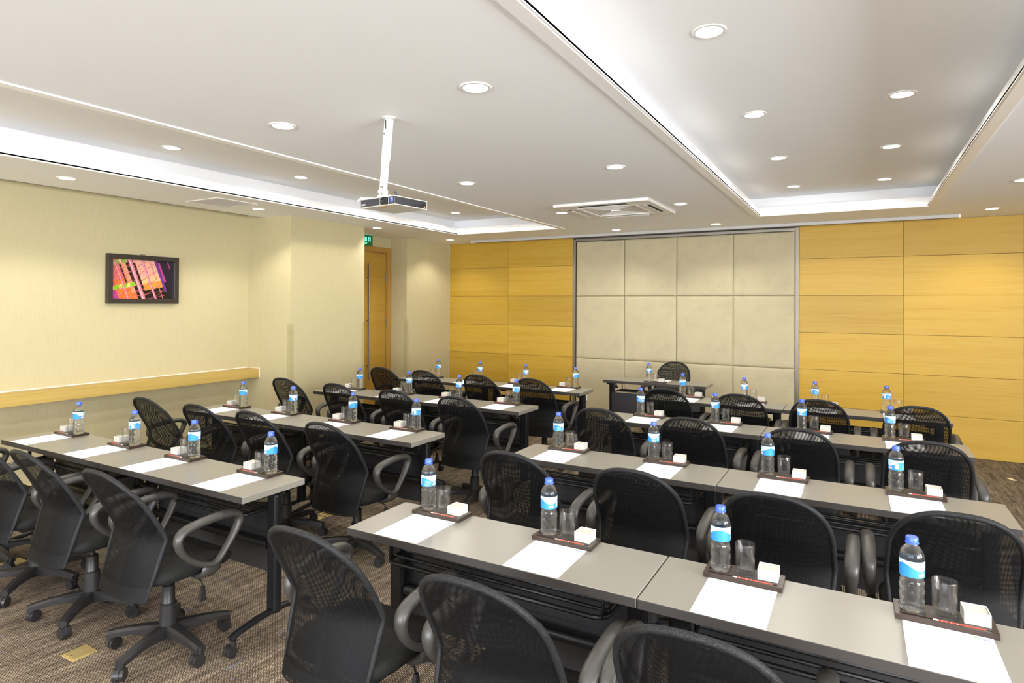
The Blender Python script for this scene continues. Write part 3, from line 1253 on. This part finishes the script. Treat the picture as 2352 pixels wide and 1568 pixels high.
ROW = ['fourth row from back wall', 'third row from back wall', 'second row from back wall', 'first row from back wall']
RF = [1.842, 3.183, 4.555, 5.770]      # table front edges, block opposite the picture
LF = [1.877, 3.156, 4.510, 5.775]      # picture-side block
RX = [(-1.795, -.591), (-1.819, -.616), (-1.790, -.586), (-1.765, -.561)]
LX = [(-4.889, -3.684), (-4.921, -3.717), (-4.874, -3.670), (-4.861, -3.657)]
table0 = None
for k in range(4):
    for blk, xs_, fr, names in (('block opposite picture', RX[k], RF[k], ('aisle-end table', 'outer-end table')),
                                ('picture-side block', LX[k], LF[k], ('wall-end table', 'aisle-end table'))):
        for x, nm in zip(xs_, names):
            lab = 'grey-topped folding training table, %s, %s, %s' % (blk, ROW[k], nm)
            loc = (x + TW / 2, fr + TD / 2, 0)
            if table0 is None:
                table0 = make_table(lab, 'training tables in rows')
                table0.location = loc
            else:
                dup(table0, loc, 0, lab)
HEAD = (-2.055, 7.128)
head = dup(table0, (HEAD[0], HEAD[1], 0), PI, 'grey-topped folding speaker table standing alone before the padded wall', 'speaker place')

# ------------------------------------------------------------------ mesh office chairs
ZK, ZS, ZTOP = .60, .69, .917
NEXP = 2.5


def back_rows():
    rows = []
    for k in range(9):
        z = .345 + (ZK - .345) * k / 8
        rows.append((z, .185 + (.210 - .185) * (k / 8)))
    for k in range(1, 4):
        rows.append((ZK + (ZS - ZK) * k / 3, .210 - .002 * k / 3))
    for k in range(1, 17):
        a = PI / 2 * k / 16
        rows.append((ZS + (ZTOP - ZS) * sin(a) ** (2 / NEXP), max(.0015, .208 * cos(a) ** (2 / NEXP))))
    return rows


BR = back_rows()


def back_y(z, s):
    if z < ZK:
        e = -.212 + .077 * (z - .345) / (ZK - .345)
        bulge = .030 + .02 * (z - .345) / (ZK - .345)
    else:
        q = (z - ZK) / (ZTOP - ZK)
        e = -.135 - .185 * (q ** 1.12)
        bulge = .05 * (1 - q * .75)
    return e - bulge * (1 - s * s)


def sleeve(off, us, warp, rows=None, ns=22):
    rows = rows or BR
    b = MB()
    uvs = []

    def P(i, j):
        z, hw = rows[j]
        s = -1 + 2 * i / ns
        x = s * hw
        wgt = hw / .210
        y = back_y(z, x / .210 if hw > .01 else 0) + off * (1 - s ** 4) * min(1, wgt * 1.5)
        return (x, y, z)
    b.grid(P, ns, len(rows) - 1)
    vz = 0
    arc = [0]
    for j in range(1, len(rows)):
        z0, z1 = rows[j - 1][0], rows[j][0]
        arc.append(arc[-1] + math.hypot(z1 - z0, back_y(z1, 0) - back_y(z0, 0)))
    for j in range(len(rows)):
        for i in range(ns + 1):
            x, y, z = P(i, j)
            u = x * us + warp * sin(9 * z + 4 * x)
            v = arc[j] * us + warp * sin(11 * x + 3 * z)
            uvs.append((u, v))
    return b, uvs


def uv_mesh(name, b, uvs, mat):
    me = b.mesh(name, mat, 60)
    ul = me.uv_layers.new(name='UVMap')
    for l in me.loops:
        ul.data[l.index].uv = uvs[l.vertex_index]
    return me


b1, u1 = sleeve(.013, 1.0, .0)
b2, u2 = sleeve(-.013, 1.125, .012)
n1 = len(b1.v)
b1.add(b2.v, b2.f, True)
ME_BACK = uv_mesh('backrest', b1, u1 + u2, MAT['mesh'])
hrows = [(.345 + .0075 * k, .1865 + .0008 * k) for k in range(9)]
b1, u1 = sleeve(.0148, 1.0, 0, hrows)
b2, u2 = sleeve(-.0148, 1.05, .004, hrows)
b1.add(b2.v, b2.f, True)
ME_HEM = uv_mesh('hem', b1, u1 + u2, MAT['hem'])
pts = [(-hw, back_y(z, 1 if hw > .18 else hw / .210), z) for z, hw in BR] + [(hw, back_y(z, 1 if hw > .18 else hw / .210), z) for z, hw in reversed(BR[:-1])]
b = MB()
b.tube(pts, .0105, 8, rads=[.45 + .55 * min(1, max(0, (p[2] - .36) / .12)) for p in pts])
ME_RIM = b.mesh('rim', MAT['rim_cloth'], 80)

# seat cushion
out = []
for k in range(48):
    a = 2 * PI * k / 48
    ca_, sa_ = cos(a), sin(a)
    e = 2 / 4.2
    out.append((math.copysign(abs(ca_) ** e, ca_) * .226, .015 + math.copysign(abs(sa_) ** e, sa_) * .218))


def zt_(h):
    return lambda x, y: h - .030 * max(0, (y - .12) / .11) ** 2 - .012 * max(0, (-y - .1) / .1)


b = MB()
b.slab(out, [(.05, .392), (.012, .396), (.0, .415), (0, zt_(.440)), (.012, zt_(.455)), (.04, zt_(.461)), (.12, zt_(.459)), (.19, zt_(.457))])
ME_SEAT = b.mesh('seat', MAT['seat_cloth'], 60)
# arm loop
loop = [(-.118, .585), (-.113, .612), (-.09, .632), (-.04, .644), (.04, .652), (.12, .652), (.168, .642), (.186, .618), (.178, .585), (.150, .535),
        (.115, .483), (.085, .447), (.055, .436), (.02, .444), (-.03, .470), (-.075, .508), (-.105, .548)]


def smooth_closed(p, sub=3):
    r = []
    n = len(p)
    for i in range(n):
        p0, p1, p2, p3 = (Vector(p[(i + k - 1) % n]) for k in range(4))
        for s in range(sub):
            t = s / sub
            r.append(.5 * ((2 * p1) + (p2 - p0) * t + (2 * p0 - 5 * p1 + 4 * p2 - p3) * t * t + (3 * p1 - p0 - 3 * p2 + p3) * t ** 3))
    return r


def arm_mesh(sx):
    b = MB()
    lp = smooth_closed(loop)
    pts, rad = [], []
    for q in lp:
        x = .258 + .010 * max(0, min(1, (q.y - .44) / .15))
        pts.append((sx * x, q.x, q.y))
        top = max(0, min(1, (q.y - .5) / .12))
        rad.append(.82 + .35 * top)
    b.tube(pts, .0235, 12, closed=True, ry=.0165, up=(1, 0, 0), rads=rad)
    # bracket down to the seat frame
    b.tube([(sx * .258, .055, .442), (sx * .256, .052, .415), (sx * .245, .045, .396), (sx * .22, .035, .386), (sx * .15, .03, .384)], .046, 12, ry=.015, up=(0, 1, 0), rads=[.8, 1.1, 1.1, 1.0, .8])
    return b.mesh('armrest', MAT['arm_plastic'], 60)


ME_ARM = {s: arm_mesh(s) for s in (-1, 1)}
b = MB()
b.bbox(-.085, .085, -.11, .10, .345, .392, .012)
b.bbox(-.03, .03, -.20, -.08, .352, .380, .006)
b.cyl((0, .125, .352), 1, .024, .06, 14)
ME_MECH = b.mesh('seat_mechanism', MAT['black_plastic'])
b = MB()
b.bbox(-.016, .016, -.232, -.212, .355, .54, .004)
b.v = [(x, y - .02 + .055 * (z - .355) / .2, z) for x, y, z in b.v]
ME_SPINE = b.mesh('back_support', MAT['seat_cloth'])
b = MB()
b.lathe([(.040, .075), (.040, .10), (.037, .215), (.030, .220), (.029, .222), (.028, .30), (.024, .302), (.015, .304), (.015, .36)], 20)
ME_COL = b.mesh('gas_column', MAT['black_plastic'])
b = MB()
b.tube([(.08, .02, .366), (.17, .03, .364), (.205, .035, .352), (.212, .037, .325)], .004, 6)
ME_LEVER = b.mesh('lever', MAT['black_metal'])
b = MB()
b.add([(.205, .030, .330), (.219, .030, .330), (.219, .044, .330), (.205, .044, .330), (.196, .020, .268), (.222, .020, .262), (.222, .052, .262), (.196, .052, .268)],
      [(0, 1, 2, 3), (7, 6, 5, 4), (0, 4, 5, 1), (1, 5, 6, 2), (2, 6, 7, 3), (3, 7, 4, 0)])
ME_PADDLE = b.mesh('paddle', MAT['black_plastic'])
b = MB()
b.lathe([(.02, .060), (.050, .062), (.054, .085), (.050, .108), (.040, .116)], 20)
ME_HUB = b.mesh('hub', MAT['black_plastic'])
b = MB()
prof = []
for k in range(9):
    q = k / 8
    y = .03 + .245 * q
    zt2 = .118 - .004 * q - .026 * q ** 2.2
    zb2 = .062 + .020 * sin(PI * min(1, q * 1.05)) * .8 - .002 * q
    wd = .031 - .009 * q
    prof.append((y, zt2, zb2, wd))
vs, fs = [], []
for (y, a, c, wd) in prof:
    vs += [(-wd, y, c), (-wd, y, a - .010), (-wd * .55, y, a), (wd * .55, y, a), (wd, y, a - .010), (wd, y, c)]
for k in range(8):
    for j in range(6):
        fs.append((k * 6 + j, k * 6 + (j + 1) % 6, (k + 1) * 6 + (j + 1) % 6, (k + 1) * 6 + j))
fs += [(0, 1, 2, 3, 4, 5), tuple(reversed(range(48, 54)))]
b.add(vs, fs, True)
b.cyl((0, .262, .070), 2, .018, .034, 14)
ME_BLEG = b.mesh('base_leg', MAT['black_plastic'], 30)
ME_CCASTER = caster_mb(.028).mesh('caster', MAT['black_plastic'])


def make_chair(label, group):
    t = thing('office_chair', label, 'chair', (0, 0, 0), 0, group)
    bk = link('backrest', ME_BACK, t)
    link('rim', ME_RIM, bk)
    link('hem', ME_HEM, bk)
    link('seat', ME_SEAT, t)
    for s in (-1, 1):
        link('armrest', ME_ARM[s], t)
    link('seat_mechanism', ME_MECH, t)
    link('back_support', ME_SPINE, t)
    link('gas_column', ME_COL, t)
    lv = link('lever', ME_LEVER, t)
    link('paddle', ME_PADDLE, lv)
    link('hub', ME_HUB, t)
    for k in range(5):
        a = 2 * PI * k / 5
        lg = link('base_leg', ME_BLEG, t, (0, 0, 0), a)
        link('caster', ME_CCASTER, lg, (0, .262, 0), 0)
    return t


def chair_variant(ch, base_rot, casters):
    """turn the star base and its castors"""
    k = 0
    for c in ch.children:
        if c.name.startswith('base_leg'):
            c.rotation_euler = (0, 0, base_rot + 2 * PI * k / 5)
            for g_ in c.children:
                g_.rotation_euler = (0, 0, casters[k])
            k += 1


SEATL = ['wall-end seat', 'third seat from aisle', 'second seat from aisle', 'aisle seat']
SEATR = ['aisle seat', 'second seat from aisle', 'third seat from aisle', 'outer-end seat']
# (x, y) of the column and facing angle in degrees, per row
CH_L = [[(-4.79, 1.79, 1), (-4.19, 1.785, -1), (-3.571, 1.778, -2), (-2.881, 1.774, -1)],
        [(-4.775, 3.045, 0), (-4.150, 3.050, 2), (-3.575, 3.065, 0), (-2.867, 3.035, 0)],
        [(-4.875, 4.440, 0), (-4.145, 4.400, 1), (-3.429, 4.355, 0), (-2.775, 4.317, 1)],
        [(-4.745, 5.700, 0), (-4.135, 5.690, -1), (-3.420, 5.665, 0), (-2.795, 5.660, 0)]]
CH_R = [[(-1.59, 1.725, 0), (-.914, 1.692, 0), (-.335, 1.725, 1)],
        [(-1.509, 2.962, 0), (-.882, 2.965, 0), (-.286, 2.90, -1), (.306, 2.995, 1)],
        [(-1.593, 4.385, 0), (-.959, 4.356, 0), (-.312, 4.331, 0), (.334, 4.321, 0)],
        [(-1.472, 5.639, 0), (-.855, 5.621, 0), (-.27, 5.631, 0), (.378, 5.660, 0)]]
chair0 = None
rc = random.Random(3)


FEET = []
for k in range(4):
    for xs_, fr in ((RX[k], RF[k]), (LX[k], LF[k])):
        for x in xs_:
            for sg_ in (-1, 1):
                fx = x + TW / 2 + sg_ * .53
                FEET += [(fx, fr + TD / 2 + .045 + q * .235 / 4) for q in range(-4, 5)]
LEGS = []


def leg_points(x, y, a):
    return [(x - r * sin(a + 2 * PI * q / 5), y + r * cos(a + 2 * PI * q / 5)) for q in range(5) for r in (.12, .20, .27)]


def clear_base(x, y, face, first):
    best = None
    for q in range(24):
        a = first + 2 * PI / 5 * q / 24
        lp = leg_points(x, y, face + a)
        near = [p for p in FEET + LEGS if math.hypot(p[0] - x, p[1] - y) < .65]
        d = min([math.hypot(p[0] - l_[0], p[1] - l_[1]) for p in near for l_ in lp], default=9)
        d = min(d, .075)
        if best is None or d > best[0] + 1e-6:
            best = (d, a, lp)
        if d >= .075:
            break
    LEGS.extend(best[2])
    return best[1]


def place_chair(x, y, deg, lab, group, base=None):
    global chair0
    if chair0 is None:
        chair0 = make_chair(lab, group)
        c = chair0
        c.location = (x, y, 0)
        c.rotation_euler = (0, 0, RAD(deg))
    else:
        c = dup(chair0, (x, y, 0), RAD(deg), lab, group)
    br_ = clear_base(x, y, RAD(deg), rc.uniform(0, 2 * PI / 5) if base is None else base)
    chair_variant(c, br_, [rc.uniform(0, 2 * PI) for _ in range(5)])
    return c


for k in range(4):
    for i, (x, y, a) in enumerate(CH_L[k]):
        place_chair(x, y, a, 'black mesh-back swivel chair, picture-side block, %s, %s' % (ROW[k], SEATL[i]), 'swivel chairs at the training tables',
                    RAD(-20) if (k == 0 and i == 3) else None)
    for i, (x, y, a) in enumerate(CH_R[k]):
        place_chair(x, y, a, 'black mesh-back swivel chair, block opposite picture, %s, %s' % (ROW[k], SEATR[i]), 'swivel chairs at the training tables')
place_chair(-2.02, 7.50, 180, 'black mesh-back swivel chair alone behind the speaker table', 'speaker place')

# ------------------------------------------------------------------ place settings
# tray with bottle and pencil recesses (block opposite: bottle at the left end)
TRW, TRD, TRH = .242, .102, .015


def tray_mesh(mir):
    b = MB()
    xs = [0, .012, .078, .086, .214, .226, TRW]
    ys = [0, .008, .016, .026, .090, TRD]

    def low(i, j):
        if j == 1 and 1 <= i <= 4:
            return True
        if j == 3 and i == 1:
            return True
        return False
    sgn = -1 if mir else 1

    def pt(x, y, z):
        return (sgn * (x - TRW / 2), y, z)
    zl = TRH - .0045
    for i in range(6):
        for j in range(5):
            z = zl if low(i, j) else TRH
            b.quad(pt(xs[i], ys[j], z), pt(xs[i + 1], ys[j], z), pt(xs[i + 1], ys[j + 1], z), pt(xs[i], ys[j + 1], z))
            if low(i, j):
                for (di, dj, p, q) in ((-1, 0, (xs[i], ys[j]), (xs[i], ys[j + 1])), (1, 0, (xs[i + 1], ys[j]), (xs[i + 1], ys[j + 1])),
                                       (0, -1, (xs[i], ys[j]), (xs[i + 1], ys[j])), (0, 1, (xs[i], ys[j + 1]), (xs[i + 1], ys[j + 1]))):
                    if not low(i + di, j + dj):
                        b.quad(pt(*p, zl), pt(*q, zl), pt(*q, TRH), pt(*p, TRH))
    c = [(0, 0), (TRW, 0), (TRW, TRD), (0, TRD)]
    for k in range(4):
        p, q = c[k], c[(k + 1) % 4]
        b.quad(pt(*p, 0), pt(*q, 0), pt(*q, TRH), pt(*p, TRH))
    b.quad(*[pt(*p, 0) for p in c])
    return b.mesh('tray', MAT['tray'])


ME_TRAY = {False: tray_mesh(False), True: tray_mesh(True)}
b = MB()
b.lathe([(.036, TRH + .0004), (.034, TRH + .0008), (.001, TRH + .0008)], 24, cap0=False)
ME_RECESS = b.mesh('glass_recess', MAT['graphite'])

# bottle
BR_ = .0322
prof = [(.012, .003), (.024, .001), (.0295, .003), (.0315, .010), (.0318, .018)]
z = .020
k = 0
while z < .088:
    prof.append((.0318 if k % 2 == 0 else .0303, z))
    z += .0045
    k += 1
prof = [p for p in prof if p[1] < .082]
prof += [(.0318, .084), (.0303, .088), (.0288, .0935), (.0302, .099), (.0316, .103), (.0316, .150), (.0320, .154), (.0312, .163), (.0285, .172),
         (.0235, .181), (.0175, .188), (.0150, .191), (.0145, .196), (.0145, .199)]
b = MB()
b.lathe(prof, 28, rfun=lambda r, z, g: r + (.0013 * sin(5 * g + z * 210) + .0006 * sin(11 * g - z * 400) if .02 < z < .09 else 0) + (.0018 * cos(5 * g) if z < .012 and r < .03 else 0))
ME_BOTTLE = b.mesh('bottle_body', MAT['bottle'], 80)
b = MB()
b.lathe([(.0175, .1955), (.0178, .196), (.0178, .1985), (.0163, .1995), (.0163, .212), (.0150, .2145), (.001, .2148)], 28,
        rfun=lambda r, z, g: r + (.0003 * sin(28 * g / 2) if .2 < z < .212 else 0))
ME_CAP = b.mesh('bottle_cap', MAT['cap_blue'])
# label with printed waves
NU, NV = 96, 26
b = MB()
b.grid(lambda i, j: ((.0324) * cos(2 * PI * i / NU), (.0324) * sin(2 * PI * i / NU), .1040 + .0465 * j / NV), NU, NV)
me = b.mesh('label', MAT['label'], 80)
ca = me.color_attributes.new('print', 'FLOAT_COLOR', 'POINT')
buf = []
rl = random.Random(11)
for j in range(NV + 1):
    for i in range(NU + 1):
        u, v = i / NU, j / NV
        wv = .62 + .20 * cos(2 * PI * u * 2)
        if v > wv + .10:
            c = (0.42, 0.66, 0.86) if rl.random() > .35 else (0.72, 0.84, 0.92)
        elif v > wv:
            c = (0.88, 0.92, 0.95)
        else:
            c = (0.03, 0.26, 0.66)
        uu = (u * 2) % 1.0
        if abs(uu - .5) < .035 and abs(v - .45) < .09:
            c = (0.9, 0.93, 0.95)
        if abs(uu - .5) < .09 and .10 < v < .30:
            c = (0.80, 0.42, 0.45) if (i + j) % 3 else (0.95, 0.9, 0.9)
        if .03 < u < .16 and .1 < v < wv - .12 and j % 3 == 0 and rl.random() > .25:
            c = (0.45, 0.62, 0.85)
        if .86 < u < .93 and .12 < v < .62:
            c = (0.85, 0.88, 0.9) if j % 2 else (0.35, 0.4, 0.5)
        buf += [*c, 1.0]
ca.data.foreach_set('color', buf)
ME_LABEL = me
# tumbler
b = MB()
b.lathe([(.024, .0), (.0285, .001), (.0300, .004), (.0318, .097), (.0312, .0985), (.0300, .097), (.0284, .017), (.024, .0135), (.001, .0125)], 28)
ME_GLASS = b.mesh('tumbler', MAT['glass'], 50)
# memo box
b = MB()
hw, hh, th = .0310, .035, .0025
b.bbox(-hw, hw, -hw, -hw + th, 0, hh, .0006, 1)
b.bbox(-hw, hw, hw - th, hw, 0, hh, .0006, 1)
b.bbox(-hw, -hw + th, -hw + th, hw - th, 0, hh, .0006, 1)
b.bbox(hw - th, hw, -hw + th, hw - th, 0, hh, .0006, 1)
b.box(-hw + th, hw - th, -hw + th, hw - th, 0, .003)
ME_MEMO = b.mesh('memo_box', MAT['memo'])
b = MB()
b.box(-.0278, .0278, -.0278, .0278, .003, .029)
ME_NOTES = b.mesh('note_stack', MAT['note'])
# paper and printed letterhead mark
b = MB()
b.box(-.105, .105, 0, .297, 0, .0006)
ME_PAPER = b.mesh('sheet', MAT['paper'])
b = MB()
z0, z1 = .0006, .0009
for (x0, x1, y0, y1) in ((0, .0028, .002, .012), (.0028, .006, .0095, .012), (.0075, .010, .0, .008), (.010, .0135, .0075, .010)):
    b.box(x0, x1, y0, y1, z0, z1)
ME_LOGO_G = b.mesh('letterhead_mark', MAT['logo_green'])
b = MB()
b.box(.0145, .033, 0, .009, z0, z1)
ME_LOGO_B = b.mesh('letterhead_block', MAT['logo_blue'])
b = MB()
for yy in (.0022, .0052):
    for x in range(6):
        b.box(.016 + .0027 * x, .0178 + .0027 * x, yy, yy + .0015, z1, z1 + .0003)
ME_LOGO_W = b.mesh('letterhead_print', MAT['white_print'])
# pencil
b = MB()
b.tube([(-.062, 0, 0), (.045, 0, 0)], .0033, 6)
ME_PENCIL = b.mesh('pencil', MAT['pencil_red'])
b = MB()
b.tube([(.045, 0, 0), (.049, 0, 0), (.056, 0, 0), (.058, 0, 0)], .0034, 8, rads=[1, 1.05, 1.0, .6])
for x in (.0, .014, .026, .036):
    b.tube([(x, 0, 0), (x + .0014, 0, 0)], .00345, 6)
ME_PENCIL_END = b.mesh('pencil_ferrule', MAT['pencil_pale'])
b = MB()
b.tube([(-.062, 0, 0), (-.070, 0, 0)], .0030, 8, rads=[1, .15])
ME_PENCIL_TIP = b.mesh('pencil_tip', MAT['graphite'])

rs = random.Random(5)


def setting(x, front, mir, where, rot=0.0, ctr=None):
    """x = bottle axis; front = table front edge"""
    cx = x - .077 if mir else x + .077
    sg = -1 if mir else 1
    A = Matrix.Rotation(rot, 4, 'Z')

    def W(px, py, pz):
        v = Vector((cx + px, front + py, pz))
        if ctr:
            v = Vector((ctr[0], ctr[1], 0)) + A @ (v - Vector((ctr[0], ctr[1], 0)))
        return v
    j = rs.uniform
    ty = .262 + j(-.004, .004)
    pz = .7502
    pp = link('notepaper', ME_PAPER, None, W(j(-.004, .004), .001 + j(0, .004), pz), rot + j(-.012, .012))
    tag(pp, 'white printed notepaper sheet, ' + where, 'paper', 'notepaper sheets')
    if rot == 0:
        for me, nm in ((ME_LOGO_G, 'letterhead_mark'), (ME_LOGO_B, 'letterhead_block'), (ME_LOGO_W, 'letterhead_print')):
            link(nm, me, pp, (.062, .238, 0))
    tz = pz + .0008
    tr_ = link('tray', ME_TRAY[mir], None, W(0, ty, tz), rot)
    tag(tr_, 'dark wooden desk tray, ' + where, 'tray', 'desk trays')
    link('glass_recess', ME_RECESS, tr_, (sg * (.124 - TRW / 2), .058, 0))
    bt = thing('water_bottle', 'blue-capped water bottle, ' + where, 'bottle', W(sg * (.045 - TRW / 2), ty + .058, tz + TRH - .0045), j(0, 2 * PI), 'water bottles')
    link('bottle_body', ME_BOTTLE, bt)
    link('label', ME_LABEL, bt)
    link('bottle_cap', ME_CAP, bt)
    gl = link('tumbler', ME_GLASS, None, W(sg * (.124 - TRW / 2), ty + .058, tz + TRH + .0008), j(0, 6))
    tag(gl, 'empty clear tumbler, ' + where, 'glass', 'tumblers')
    mb_ = link('memo_box', ME_MEMO, None, W(sg * (.196 - TRW / 2), ty + .060, tz + TRH), rot + j(-.05, .05))
    tag(mb_, 'frosted white memo box, ' + where, 'memo box', 'memo boxes')
    link('note_stack', ME_NOTES, mb_)
    pc = thing('pencil', 'red pencil, ' + where, 'pencil', W(sg * (.150 - TRW / 2), ty + .012, tz + TRH - .0045 + .0033), rot + (PI if not mir else 0), 'pencils')
    link('pencil_shaft', ME_PENCIL, pc)
    link('ferrule', ME_PENCIL_END, pc)
    link('tip', ME_PENCIL_TIP, pc)


SX_R = [(-1.630, -1.048, -.405, .138), (-1.635, -1.030, -.416, .160), (-1.540, -.955, -.352, .188), (-1.500, -.930, -.335, .210)]
SX_L = [(-4.592, -3.935, -3.328, -2.683), (-4.592, -3.978, -3.330, -2.731), (-4.535, -3.886, -3.287, -2.670), (-4.445, -3.848, -3.245, -2.640)]
for k in range(4):
    for i, x in enumerate(SX_R[k]):
        setting(x, RF[k], False, 'block opposite picture, %s, %s' % (ROW[k], SEATR[i]))
    for i, x in enumerate(SX_L[k]):
        setting(x, LF[k], True, 'picture-side block, %s, %s' % (ROW[k], SEATL[i]))
# the speaker's place is turned round
hx = -2.036
setting(hx + .077, HEAD[1] - TD / 2, True, 'on the lone speaker table', PI, (hx, HEAD[1]))

# ------------------------------------------------------------------ brass floor outlets and a scrap of paper
def outlet(x, y, lab, opened=False):
    t0 = thing('floor_outlet', lab, 'floor outlet', (x, y, 0), 0, 'brass floor outlets')
    boxobj('plate', MAT['brass'], -.054, .054, -.054, .054, .0, .004, t0, .0015)
    if opened:
        lid = MB()
        lid.bbox(-.045, .045, -.001, .072, .0, .004, .001)
        lo_ = lid.obj('lid', MAT['brass'], t0, (0, -.02, .006))
        lo_.rotation_euler = (RAD(9), 0, 0)
    else:
        boxobj('lid', MAT['brass'], -.046, .046, -.046, .02, .004, .0056, t0, .001)
        b = MB()
        b.cyl((0, -.035, .006), 2, .005, .002, 10)
        b.obj('latch', MAT['steel'], t0)
    return t0


outlet(-3.192, 1.537, 'brass floor outlet plate under the aisle chair in the fourth row from back wall')
outlet(-4.66, 1.86, 'brass floor outlet plate under the wall-end chair in the fourth row')
outlet(-3.623, 3.505, 'brass floor outlet with raised lid below the third row, picture side', True)
outlet(-3.63, 3.385, 'brass floor outlet beside the raised-lid outlet, picture side third row')
t0 = link('paper_scrap', None, None, (1.278, 7.465, 0), RAD(-60))
b = MB()
b.bbox(-.045, .045, -.02, .02, .0, .002, .0006, 1)
t0.name = 'paper_scrap'
bpy.data.objects.remove(t0)
t0 = b.obj('paper_scrap', MAT['tag'], None, (1.278, 7.465, 0.0005), RAD(-62))
tag(t0, 'small cream paper scrap on the carpet by the timber wall', 'scrap')
